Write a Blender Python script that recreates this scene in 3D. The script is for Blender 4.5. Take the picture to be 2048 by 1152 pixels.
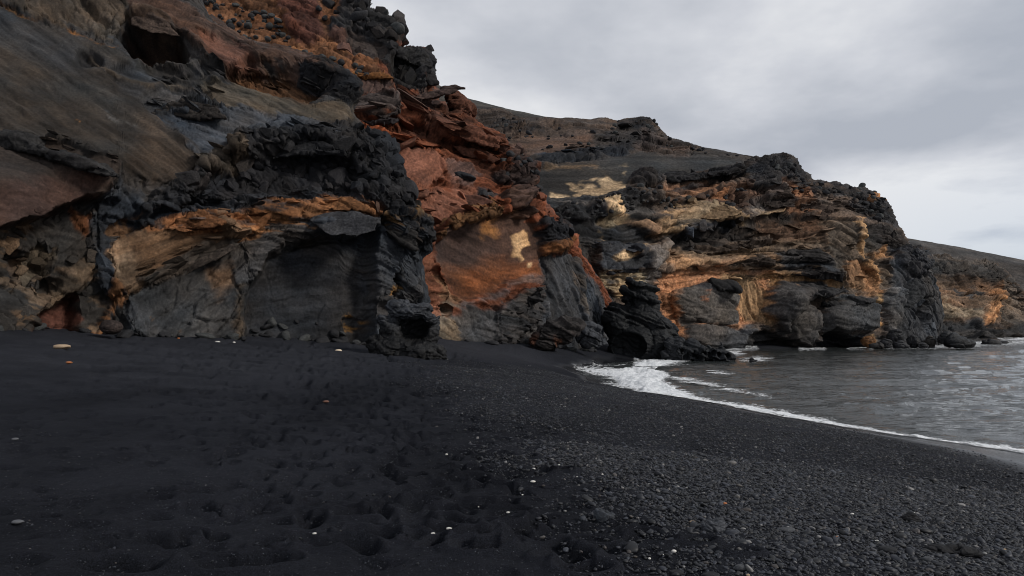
import bpy, bmesh, math, random
import numpy as np

# ------------------------------------------------------------------ clear
for o in list(bpy.data.objects):
    bpy.data.objects.remove(o, do_unlink=True)
SC = bpy.context.scene
COL = SC.collection
random.seed(7)
RNG = np.random.default_rng(11)

# ------------------------------------------------------------------ camera
F = 1365.333          # focal length in photo pixels (24 mm on 36 mm, 2048 px wide)
CX, HY, H = 1024.0, 655.0, 3.0     # principal column, horizon row, eye height above the sea
cam_d = bpy.data.cameras.new('camera')
cam = bpy.data.objects.new('camera', cam_d)
COL.objects.link(cam)
cam_d.lens = 24.0
cam_d.sensor_width = 36.0
cam_d.shift_y = (HY - 576.0) / 2048.0
cam_d.clip_start = 0.05
cam_d.clip_end = 20000.0
cam.location = (0, 0, H)
cam.rotation_euler = (math.radians(90), 0, 0)
SC.camera = cam
SC.render.resolution_x, SC.render.resolution_y = 1024, 576

# ------------------------------------------------------------------ light
SUN_DIR = np.array([0.80, -0.34, 0.52])
SUN_DIR /= np.linalg.norm(SUN_DIR)
elev = math.asin(SUN_DIR[2])
azim = math.atan2(SUN_DIR[0], SUN_DIR[1])        # clockwise from +Y
sun_d = bpy.data.lights.new('sun', 'SUN')
sun_d.energy = 2.3
sun_d.angle = math.radians(10)
sun_d.color = (1.0, 0.95, 0.88)
sun = bpy.data.objects.new('sun', sun_d)
COL.objects.link(sun)
sun.rotation_euler = (math.radians(90) - elev, 0, math.pi - azim)
sun.location = (40, -15, 60)

world = bpy.data.worlds.new('World')
SC.world = world
world.use_nodes = True
wn, wl = world.node_tree.nodes, world.node_tree.links
wn.clear()


def nd(nodes, t, **kw):
    n = nodes.new(t)
    for k, v in kw.items():
        if k in n.inputs.keys() if hasattr(n.inputs, 'keys') else False:
            n.inputs[k].default_value = v
        else:
            setattr(n, k, v)
    return n


def mathn(nodes, links, op, a, b=None, c=None, clamp=False):
    n = nodes.new('ShaderNodeMath')
    n.operation = op
    n.use_clamp = clamp
    for i, v in enumerate((a, b, c)):
        if v is None:
            continue
        if isinstance(v, (int, float)):
            n.inputs[i].default_value = v
        else:
            links.new(v, n.inputs[i])
    return n.outputs[0]


def rampn(nodes, links, fac, stops, interp='LINEAR'):
    n = nodes.new('ShaderNodeValToRGB')
    n.color_ramp.interpolation = interp
    el = n.color_ramp.elements
    while len(el) < len(stops):
        el.new(0.5)
    for e, (p, c) in zip(el, stops):
        e.position = p
        e.color = c if len(c) == 4 else (*c, 1)
    links.new(fac, n.inputs[0])
    return n.outputs[0]


def mixn(nodes, links, fac, a, b, blend='MIX'):
    n = nodes.new('ShaderNodeMix')
    n.data_type = 'RGBA'
    n.blend_type = blend
    for sock, v in ((n.inputs[0], fac), (n.inputs[6], a), (n.inputs[7], b)):
        if isinstance(v, (int, float)):
            sock.default_value = v
        elif isinstance(v, tuple):
            sock.default_value = v if len(v) == 4 else (*v, 1)
        else:
            links.new(v, sock)
    return n.outputs[2]


def build_world():
    sky = wn.new('ShaderNodeTexSky')
    sky.sky_type = 'NISHITA'
    sky.sun_disc = False
    sky.sun_elevation = elev
    sky.sun_rotation = azim
    sky.air_density = 1.0
    sky.dust_density = 1.5
    tc = wn.new('ShaderNodeTexCoord')
    sep = wn.new('ShaderNodeSeparateXYZ')
    wl.new(tc.outputs['Generated'], sep.inputs[0])
    # overcast deck: project the view direction on a flat cloud layer
    zc = mathn(wn, wl, 'MAXIMUM', sep.outputs[2], 0.0)
    zc = mathn(wn, wl, 'ADD', zc, 0.16)
    u = mathn(wn, wl, 'DIVIDE', sep.outputs[0], zc)
    v = mathn(wn, wl, 'DIVIDE', sep.outputs[1], zc)
    cmb = wn.new('ShaderNodeCombineXYZ')
    wl.new(u, cmb.inputs[0])
    wl.new(v, cmb.inputs[1])
    cmb.inputs[2].default_value = 3.7
    n1 = nd(wn, 'ShaderNodeTexNoise')
    n1.inputs['Scale'].default_value = 0.8
    n1.inputs['Detail'].default_value = 6
    n1.inputs['Roughness'].default_value = 0.52
    n1.inputs['Distortion'].default_value = 0.15
    wl.new(cmb.outputs[0], n1.inputs['Vector'])
    dn = nd(wn, 'ShaderNodeTexNoise')
    dn.inputs['Scale'].default_value = 3.0
    dn.inputs['Detail'].default_value = 5
    wl.new(tc.outputs['Generated'], dn.inputs['Vector'])
    vm = wn.new('ShaderNodeVectorMath'); vm.operation = 'MULTIPLY_ADD'
    wl.new(dn.outputs['Color'], vm.inputs[0])
    vm.inputs[1].default_value = (0.34, 0.34, 0.26)
    wl.new(tc.outputs['Generated'], vm.inputs[2])
    va = wn.new('ShaderNodeVectorMath'); va.operation = 'SUBTRACT'
    wl.new(vm.outputs[0], va.inputs[0])
    va.inputs[1].default_value = (0.17, 0.17, 0.13)
    n3 = nd(wn, 'ShaderNodeTexNoise')
    n3.inputs['Scale'].default_value = 2.6
    n3.inputs['Detail'].default_value = 5
    n3.inputs['Roughness'].default_value = 0.55
    wl.new(cmb.outputs[0], n3.inputs['Vector'])
    val = mathn(wn, wl, 'MULTIPLY_ADD', n3.outputs['Fac'], 0.32, mathn(wn, wl, 'SUBTRACT', n1.outputs['Fac'], 0.16))
    for d, r, k in (((.36, 1, .40), 0.24, 0.11), ((.66, 1, .225), 0.13, 0.20), ((.48, 1, .25), 0.14, -0.10), ((.74, 1, .33), 0.13, -0.16), ((.02, 1, .28), 0.22, -0.06)):
        v3 = np.array(d, float); v3 /= np.linalg.norm(v3)
        vs = wn.new('ShaderNodeVectorMath'); vs.operation = 'DISTANCE'
        wl.new(va.outputs[0], vs.inputs[0])
        vs.inputs[1].default_value = tuple(v3)
        q = mathn(wn, wl, 'DIVIDE', vs.outputs['Value'], r)
        q = mathn(wn, wl, 'POWER', 2.718, mathn(wn, wl, 'MULTIPLY', mathn(wn, wl, 'MULTIPLY', q, q), -1.0))
        val = mathn(wn, wl, 'MULTIPLY_ADD', q, k, val)
    cloud = rampn(wn, wl, val, [
        (0.37, (4.3, 4.6, 5.2)), (0.47, (5.2, 5.45, 6.0)), (0.55, (6.2, 6.4, 6.9)), (0.68, (8.2, 8.3, 8.5))])
    # thin places low over the sea, where blue sky shows through
    n2 = nd(wn, 'ShaderNodeTexNoise')
    n2.inputs['Scale'].default_value = 0.5
    n2.inputs['Detail'].default_value = 5.0
    n2.inputs['Roughness'].default_value = 0.5
    mp = wn.new('ShaderNodeMapping')
    mp.inputs['Location'].default_value = (4.3, 1.2, 0)
    wl.new(cmb.outputs[0], mp.inputs[0])
    wl.new(mp.outputs[0], n2.inputs['Vector'])
    gap = rampn(wn, wl, n2.outputs['Fac'], [(0.50, (0, 0, 0)), (0.68, (0.75, 0.75, 0.75))])
    low = rampn(wn, wl, sep.outputs[2], [(0.04, (0.95, 0.95, 0.95)), (0.21, (0.06, 0.06, 0.06))])
    east = mathn(wn, wl, 'MULTIPLY_ADD', sep.outputs[0], 1.6, -0.35, clamp=True)
    g = mathn(wn, wl, 'MULTIPLY', low, east)
    gfac = mathn(wn, wl, 'MAXIMUM', mathn(wn, wl, 'MULTIPLY', gap, 0.35), g)
    blue = mixn(wn, wl, 0.55, sky.outputs[0], (4.3, 5.6, 7.8))
    col = mixn(wn, wl, gfac, cloud, blue)
    bg = wn.new('ShaderNodeBackground')
    bg.inputs['Strength'].default_value = 0.1
    wl.new(col, bg.inputs['Color'])
    out = wn.new('ShaderNodeOutputWorld')
    wl.new(bg.outputs[0], out.inputs[0])


build_world()
SC.view_settings.view_transform = 'Standard'
SC.view_settings.look = 'None'
SC.view_settings.exposure = 0.0
SC.view_settings.gamma = 1.0
SC.view_settings.use_curve_mapping = False
SC.cycles.filter_width = 1.0
SC.cycles.denoising_input_passes = 'RGB_ALBEDO_NORMAL'
SC.cycles.denoising_prefilter = 'ACCURATE'

# ------------------------------------------------------------------ numeric helpers
TAB = np.random.default_rng(5).random((64, 64, 64)).astype(np.float32) * 2 - 1
TABF = TAB.ravel()


def vnoise(P):
    """smooth lattice noise in [-1, 1] on an (N,3) array"""
    i = np.floor(P).astype(np.int32)
    f = (P - i).astype(np.float32)
    f = f * f * f * (f * (f * 6 - 15) + 10)
    x0 = (i[:, 0] & 63) << 12
    x1 = ((i[:, 0] + 1) & 63) << 12
    y0 = (i[:, 1] & 63) << 6
    y1 = ((i[:, 1] + 1) & 63) << 6
    z0 = i[:, 2] & 63
    z1 = (i[:, 2] + 1) & 63
    fx, fy, fz = f[:, 0], f[:, 1], f[:, 2]
    def lz(a):
        p = TABF[a + z0]
        return p + (TABF[a + z1] - p) * fz
    a = lz(x0 + y0)
    a = a + (lz(x0 + y1) - a) * fy
    b = lz(x1 + y0)
    b = b + (lz(x1 + y1) - b) * fy
    return a + (b - a) * fx


ROT = np.array([[0.36, 0.48, -0.8], [-0.8, 0.60, 0.0], [0.48, 0.64, 0.60]], np.float32)


def fbm(P, period, octaves=4, gain=0.5, seed=0.0, ridged=False):
    Q = (P / period).astype(np.float32) @ ROT + np.float32(seed * 7.31 + 0.5)
    out = np.zeros(len(P), np.float32)
    a = 1.0
    for _ in range(octaves):
        n = vnoise(Q)
        if ridged:
            n = 1 - 2 * np.abs(n)
        out += a * n
        a *= gain
        Q = Q @ ROT * 2.03 + 3.7
    return out


def hash3(ix, iy, iz, k):
    return TABF[(((ix * 7 + k * 13) & 63) << 12) + (((iy * 5 + k * 29) & 63) << 6) + ((iz * 11 + k * 17 + ix) & 63)]


def worley(P, period, seed=0, facet=False):
    """F1, F2 (in cells) and optionally a tilted-block value"""
    Q = (P / period).astype(np.float32) + np.float32(seed * 3.17)
    i = np.floor(Q).astype(np.int32)
    n = len(P)
    f1 = np.full(n, 9, np.float32)
    f2 = np.full(n, 9, np.float32)
    best = np.zeros((n, 3), np.float32)
    bi = np.zeros((n, 3), np.int32)
    fr = Q - i
    for dx in (-1, 0, 1):
        for dy in (-1, 0, 1):
            for dz in (-1, 0, 1):
                cx, cy, cz = i[:, 0] + dx, i[:, 1] + dy, i[:, 2] + dz
                ox = dx + 0.5 + 0.45 * hash3(cx, cy, cz, 1) - fr[:, 0]
                oy = dy + 0.5 + 0.45 * hash3(cx, cy, cz, 2) - fr[:, 1]
                oz = dz + 0.5 + 0.45 * hash3(cx, cy, cz, 3) - fr[:, 2]
                d = ox * ox + oy * oy + oz * oz
                m = d < f1
                f2 = np.where(m, f1, np.minimum(f2, d))
                f1 = np.where(m, d, f1)
                if facet:
                    best[m, 0] = ox[m]; best[m, 1] = oy[m]; best[m, 2] = oz[m]
                    bi[m, 0] = cx[m]; bi[m, 1] = cy[m]; bi[m, 2] = cz[m]
    f1 = np.sqrt(f1)
    f2 = np.sqrt(f2)
    if not facet:
        return f1, f2
    t = sum(best[:, k] * hash3(bi[:, 0], bi[:, 1], bi[:, 2], 4 + k) for k in range(3))
    h = hash3(bi[:, 0], bi[:, 1], bi[:, 2], 8)
    return f1, f2, t + 0.5 * h


def steps1d(q, seed=0):
    """layer-cake profile: a random offset per layer, short transitions"""
    i = np.floor(q).astype(np.int32)
    f = (q - i).astype(np.float32)
    a = TABF[(i * 37 + seed * 101) & 0x3FFFF]
    b = TABF[((i + 1) * 37 + seed * 101) & 0x3FFFF]
    t = np.clip((f - 0.72) / 0.28, 0, 1)
    t = t * t * (3 - 2 * t)
    return a + (b - a) * t + 0.35 * (f - 0.5) * (1 - t)


def sstep(a, b, x):
    t = np.clip((x - a) / (b - a), 0, 1)
    return t * t * (3 - 2 * t)


def poly_sdf(poly, x, y):
    """signed distance (px) to a polygon, negative inside"""
    p = np.array(poly, np.float32)
    d = np.full(x.shape, 1e12, np.float32)
    ins = np.zeros(x.shape, bool)
    for k in range(len(p)):
        ax, ay = p[k]
        bx, by = p[(k + 1) % len(p)]
        ex, ey = bx - ax, by - ay
        wx, wy = x - ax, y - ay
        t = np.clip((wx * ex + wy * ey) / (ex * ex + ey * ey + 1e-9), 0, 1)
        rx, ry = wx - ex * t, wy - ey * t
        d = np.minimum(d, rx * rx + ry * ry)
        c = ((ay <= y) & (by > y)) | ((by <= y) & (ay > y))
        if ey != 0:
            ins ^= c & (x < ax + (y - ay) * ex / ey)
    d = np.sqrt(d)
    return np.where(ins, -d, d)


def line_dist(pts, x, y):
    d = np.full(x.shape, 1e12, np.float32)
    for (ax, ay), (bx, by) in zip(pts[:-1], pts[1:]):
        ex, ey = bx - ax, by - ay
        wx, wy = x - ax, y - ay
        t = np.clip((wx * ex + wy * ey) / (ex * ex + ey * ey + 1e-9), 0, 1)
        rx, ry = wx - ex * t, wy - ey * t
        d = np.minimum(d, rx * rx + ry * ry)
    return np.sqrt(d)


def world_of(px, py, d):
    px, py, d = np.asarray(px, float), np.asarray(py, float), np.asarray(d, float)
    return np.stack([(px - CX) / F * d, d + 0 * px, H - (py - HY) / F * d], -1)


def pixel_of(P):
    return CX + F * P[..., 0] / P[..., 1], HY - F * (P[..., 2] - H) / P[..., 1]


# ------------------------------------------------------------------ mesh helpers
def tag(o, label, cat=None, group=None, kind=None):
    o['label'] = label
    if cat:
        o['category'] = cat
    if group:
        o['group'] = group
    if kind:
        o['kind'] = kind
    return o


def mesh_np(name, V, faces, mat=None, col=None, smooth=True, extra=None):
    """faces: (M,4) or (M,3) int array"""
    faces = np.asarray(faces, np.int32)
    k = faces.shape[1]
    me = bpy.data.meshes.new(name)
    me.vertices.add(len(V))
    me.vertices.foreach_set('co', np.asarray(V, np.float32).ravel())
    me.loops.add(faces.size)
    me.loops.foreach_set('vertex_index', faces.ravel())
    me.polygons.add(len(faces))
    me.polygons.foreach_set('loop_start', np.arange(0, faces.size, k, dtype=np.int32))
    me.update(calc_edges=True)
    if smooth:
        me.polygons.foreach_set('use_smooth', np.ones(len(faces), bool))
    if col is not None:
        a = me.color_attributes.new('Col', 'FLOAT_COLOR', 'POINT')
        c4 = np.ones((len(V), 4), np.float32)
        c4[:, :3] = col
        a.data.foreach_set('color', c4.ravel())
    for n, arr in (extra or {}).items():
        a = me.attributes.new(n, 'FLOAT', 'POINT')
        a.data.foreach_set('value', np.asarray(arr, np.float32).ravel())
    if mat:
        me.materials.append(mat)
    me.validate(clean_customdata=False)
    return me


def link(name, me, parent=None):
    o = bpy.data.objects.new(name, me)
    COL.objects.link(o)
    if parent:
        o.parent = parent
    return o


def grid_faces(nu, nv):
    i = np.arange(nu - 1)[:, None] * nv + np.arange(nv - 1)[None, :]
    i = i.ravel()
    return np.stack([i, i + nv, i + nv + 1, i + 1], 1)


def grid_normals(P):
    du = np.gradient(P, axis=0)
    dv = np.gradient(P, axis=1)
    n = np.cross(du, dv)
    n /= np.linalg.norm(n, axis=-1, keepdims=True) + 1e-9
    return n


def blur(A, r):
    """box blur twice along both grid axes"""
    for _ in range(2):
        for ax in (0, 1):
            k = 2 * r + 1
            pad = [(0, 0)] * A.ndim
            pad[ax] = (r + 1, r)
            C = np.cumsum(np.pad(A, pad, mode='edge'), axis=ax)
            n = A.shape[ax]
            A = (np.take(C, range(k, n + k), axis=ax) - np.take(C, range(0, n), axis=ax)) / k
    return A


# ------------------------------------------------------------------ materials
def new_mat(name):
    m = bpy.data.materials.new(name)
    m.use_nodes = True
    n, l = m.node_tree.nodes, m.node_tree.links
    b = n['Principled BSDF']
    return m, n, l, b


def noise_node(n, l, vec, scale, detail=5, rough=0.6, dist=0.0):
    t = n.new('ShaderNodeTexNoise')
    t.inputs['Scale'].default_value = scale
    t.inputs['Detail'].default_value = detail
    t.inputs['Roughness'].default_value = rough
    t.inputs['Distortion'].default_value = dist
    l.new(vec, t.inputs['Vector'])
    return t.outputs['Fac']


def voro_node(n, l, vec, scale, feature='F1', out='Distance'):
    t = n.new('ShaderNodeTexVoronoi')
    t.feature = feature
    t.inputs['Scale'].default_value = scale
    l.new(vec, t.inputs['Vector'])
    return t.outputs[out]


def rock_mat(name, s, attr=True, base=(0.04, 0.04, 0.042), rough=0.88, bump=0.6, spec=0.12, grain=0.8):
    """s = metres per photo pixel where the rock stands, sets the grain size"""
    m, n, l, b = new_mat(name)
    tc = n.new('ShaderNodeTexCoord').outputs['Object']
    if attr:
        a = n.new('ShaderNodeAttribute')
        a.attribute_name = 'Col'
        c = a.outputs['Color']
    else:
        r = n.new('ShaderNodeRGB')
        r.outputs[0].default_value = (*base, 1)
        c = r.outputs[0]
    big = noise_node(n, l, tc, 1 / (90 * s), 6, 0.62, 0.4)
    v1 = rampn(n, l, big, [(0.36, (0.74, 0.75, 0.77)), (0.5, (1, 1, 1)), (0.64, (1.28, 1.26, 1.24))])
    c = mixn(n, l, 1.0, c, v1, 'MULTIPLY')
    fine = noise_node(n, l, tc, 1 / (5 * s), 6, 0.7)
    v2 = rampn(n, l, fine, [(0.37, (1 - .5 * grain,) * 3), (0.5, (1, 1, 1)), (0.63, (1 + .75 * grain, 1 + .73 * grain, 1 + .7 * grain))])
    c = mixn(n, l, 1.0, c, v2, 'MULTIPLY')
    # pale mineral flecks
    fl = voro_node(n, l, tc, 1 / (7 * s))
    flm = rampn(n, l, fl, [(0.05, (1, 1, 1)), (0.13, (0, 0, 0))])
    msk = rampn(n, l, noise_node(n, l, tc, 1 / (60 * s), 3), [(0.56, (0, 0, 0)), (0.70, (0.55, 0.55, 0.55))])
    flm = mathn(n, l, 'MULTIPLY', mathn(n, l, 'MULTIPLY', flm, msk), 0.6)
    c = mixn(n, l, flm, c, (0.22, 0.19, 0.16))
    l.new(c, b.inputs['Base Color'])
    rr = mathn(n, l, 'MULTIPLY_ADD', fine, 0.25, rough - 0.14)
    l.new(rr, b.inputs['Roughness'])
    b.inputs['Specular IOR Level'].default_value = spec
    b1 = noise_node(n, l, tc, 1 / (9 * s), 8, 0.66)
    wv = n.new('ShaderNodeTexNoise')
    wv.inputs['Scale'].default_value = 1 / (20 * s)
    wv.inputs['Detail'].default_value = 4
    l.new(tc, wv.inputs['Vector'])
    va = n.new('ShaderNodeVectorMath'); va.operation = 'MULTIPLY_ADD'
    l.new(wv.outputs['Color'], va.inputs[0])
    va.inputs[1].default_value = (26 * s, 26 * s, 26 * s)
    l.new(tc, va.inputs[2])
    mpc = n.new('ShaderNodeMapping')
    mpc.inputs['Scale'].default_value = (0.5, 0.7, 1.3)
    mpc.inputs['Rotation'].default_value = (0, 0.35, 0)
    l.new(va.outputs[0], mpc.inputs[0])
    crack = voro_node(n, l, mpc.outputs[0], 1 / (22 * s), 'DISTANCE_TO_EDGE')
    crack = rampn(n, l, crack, [(0.0, (0, 0, 0)), (0.05, (1, 1, 1))])
    hgt = mathn(n, l, 'MULTIPLY_ADD', crack, 0.045, b1)
    bp = n.new('ShaderNodeBump')
    bp.inputs['Strength'].default_value = bump
    bp.inputs['Distance'].default_value = 4.5 * s
    l.new(hgt, bp.inputs['Height'])
    l.new(bp.outputs[0], b.inputs['Normal'])
    return m


def plain_mat(name, base, rough=0.7, var=0.3, scale=20, spec=0.3):
    m, n, l, b = new_mat(name)
    tc = n.new('ShaderNodeTexCoord').outputs['Object']
    f = noise_node(n, l, tc, scale, 6, 0.65)
    lo = tuple(x * (1 - var) for x in base)
    hi = tuple(min(1, x * (1 + var)) for x in base)
    c = rampn(n, l, f, [(0.3, lo), (0.7, hi)])
    l.new(c, b.inputs['Base Color'])
    b.inputs['Roughness'].default_value = rough
    b.inputs['Specular IOR Level'].default_value = spec
    bp = n.new('ShaderNodeBump')
    bp.inputs['Strength'].default_value = 0.4
    bp.inputs['Distance'].default_value = 0.2 / scale
    l.new(f, bp.inputs['Height'])
    l.new(bp.outputs[0], b.inputs['Normal'])
    return m


# ------------------------------------------------------------------ beach surface
SHORE = [(12.3, 16.4), (11.2, 18.4), (10.1, 20.5), (8.9, 25.6), (7.2, 28.8), (5.6, 31.5), (4.7, 35.6), (4.6, 42.0), (4.9, 48.0),
         (7.5, 57.0), (15.5, 65.0), (22.0, 80.0), (28.5, 92.0), (42.0, 98.0)]
CTRL = [(0, 0, 1.34), (0, 4.5, 1.36), (-2.5, 4.5, 1.40), (2.2, 4.5, 1.30), (-4, 7, 1.52), (3, 7, 1.18), (6, 6, 0.75), (8, 9, 0.5),
        (0, -12, 1.5), (-25, -10, 3.1), (-35, 12, 3.4), (-20, 5, 2.4), (14, 4, -0.25), (10, -8, 0.2), (22, -6, -2),
        (-8.3, 11, 1.83), (-5.5, 12, 1.73), (-2.9, 12.5, 1.62), (0.2, 14, 1.42), (2.6, 15, 1.15), (5.2, 16, 0.8), (8, 16, 0.5),
        (0, 22, 1.52), (3, 25, 0.9), (-4, 20, 1.95), (-12, 17, 2.35), (-15.8, 21, 2.89), (-13.6, 24, 2.77), (-10, 26, 2.47),
        (-5.7, 27.5, 2.1), (-2.8, 27, 1.82), (0, 32, 1.4), (2.5, 37, 0.75), (-3, 40, 1.9), (-4.5, 50, 2.1), (0, 42, 1.25),
        (3.2, 58, 1.5), (1, 52, 1.5), (5, 55, 0.85), (7, 62, 0.9), (15, 75, 1.0), (24, 88, 0.5), (22, 95, 0.8),
        (18, 26, -1.1), (12, 40, -1.0), (20, 60, -1.4), (32, 80, -1.6), (60, 60, -4), (60, 20, -4), (60, 100, -4), (45, 110, 0.5),
        (-22, 25, 3.6), (-12, 32, 3.1), (-8, 45, 2.9), (5, 70, 2.2), (-20, 60, 5), (10, 90, 3)]
CTRL += [(x, y, 0.0) for x, y in SHORE]


def tps_fit(pts, lam=0.02):
    P = np.array(pts, float)
    n = len(P)
    d = np.hypot(P[:, None, 0] - P[None, :, 0], P[:, None, 1] - P[None, :, 1])
    K = np.where(d > 0, d * d * np.log(d + 1e-12), 0) + lam * np.eye(n) * n
    A = np.zeros((n + 3, n + 3))
    A[:n, :n] = K
    A[:n, n] = 1
    A[:n, n + 1:] = P[:, :2]
    A[n:, :n] = A[:n, n:].T
    w = np.linalg.solve(A, np.concatenate([P[:, 2], np.zeros(3)]))
    return P, w


TPS_P, TPS_W = tps_fit(CTRL)


def sand_z0(x, y):
    x, y = np.asarray(x, float), np.asarray(y, float)
    sh = x.shape
    x, y = x.ravel(), y.ravel()
    n = len(TPS_P)
    out = TPS_W[n] + TPS_W[n + 1] * x + TPS_W[n + 2] * y
    for k in range(n):
        d2 = (x - TPS_P[k, 0]) ** 2 + (y - TPS_P[k, 1]) ** 2
        out = out + TPS_W[k] * 0.5 * d2 * np.log(d2 + 1e-12)
    return out.reshape(sh)


def on_sand(px, py):
    """point of the beach seen at a photo pixel (ray march)"""
    d = 3.0
    zprev = None
    for _ in range(600):
        x = (px - CX) / F * d
        z = H - (py - HY) / F * d
        g = float(sand_z0(np.array([x]), np.array([d]))[0])
        if z <= g:
            break
        d *= 1.012
    lo, hi = d / 1.012, d
    for _ in range(20):
        m = (lo + hi) / 2
        x = (px - CX) / F * m
        if H - (py - HY) / F * m <= float(sand_z0(np.array([x]), np.array([m]))[0]):
            hi = m
        else:
            lo = m
    x = (px - CX) / F * hi
    return x, hi, float(sand_z0(np.array([x]), np.array([hi]))[0])


# gravel belongs to the right of this line (world xy, from the near end to the far one)
def gravel_amount(x, y):
    line = np.interp(y, [0, 4.5, 6, 8, 10, 13, 17, 22, 30, 40], [1.3, 0.95, 0.75, 0.55, 0.2, -0.9, -2.3, -2.6, 0.4, 4.5])
    return sstep(-1.5, 1.3, (x - line)) ** 1.6


# footprints: (photo px, py, length m, angle, depth)
FOOT = [(717, 960, .26, .1, .05), (709, 1032, .34, -.1, .045), (731, 1067, .36, -.1, .05), (661, 1092, .34, .1, .05), (842, 1007, .28, .1, .045),
        (952, 1073, .28, .2, .05), (957, 1102, .32, .1, .055), (1026, 1065, .32, .2, .04), (1133, 1114, .34, .3, .05), (1120, 942, .28, .2, .06),
        (1087, 948, .24, .1, .05), (903, 962, .26, 0, .05), (944, 954, .28, 0, .045), (942, 942, .26, 0, .04), (985, 974, .3, 0, .05),
        (780, 948, .4, .1, .04), (784, 926, .34, .1, .035), (720, 902, .3, 0, .04), (680, 885, .3, 0, .04), (1084, 1046, .22, .4, .05),
        (540, 1010, .3, .1, .05), (380, 1018, .36, .2, .04), (130, 946, .36, .1, .05), (250, 918, .3, 0, .04), (400, 985, .4, .1, .04),
        (480, 1125, .5, .1, .05), (230, 1130, .5, .1, .04), (1170, 1135, .3, .2, .05), (1286, 1068, .22, .2, .045), (1222, 1052, .28, .2, .045),
        (1040, 912, .32, .1, .05), (1000, 880, .3, .1, .045), (955, 858, .3, .1, .045), (930, 835, .3, .1, .04), (880, 868, .3, .1, .04),
        (1400, 1085, .22, .3, .045), (1483, 1106, .22, .1, .05), (560, 880, .34, 0, .04), (630, 935, .3, .1, .045), (470, 900, .4, 0, .035),
        (820, 1045, .3, 0, .03), (600, 975, .34, .1, .04), (1010, 1010, .3, .2, .03), (870, 985, .28, .1, .04), (330, 875, .4, .1, .04)]


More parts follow.
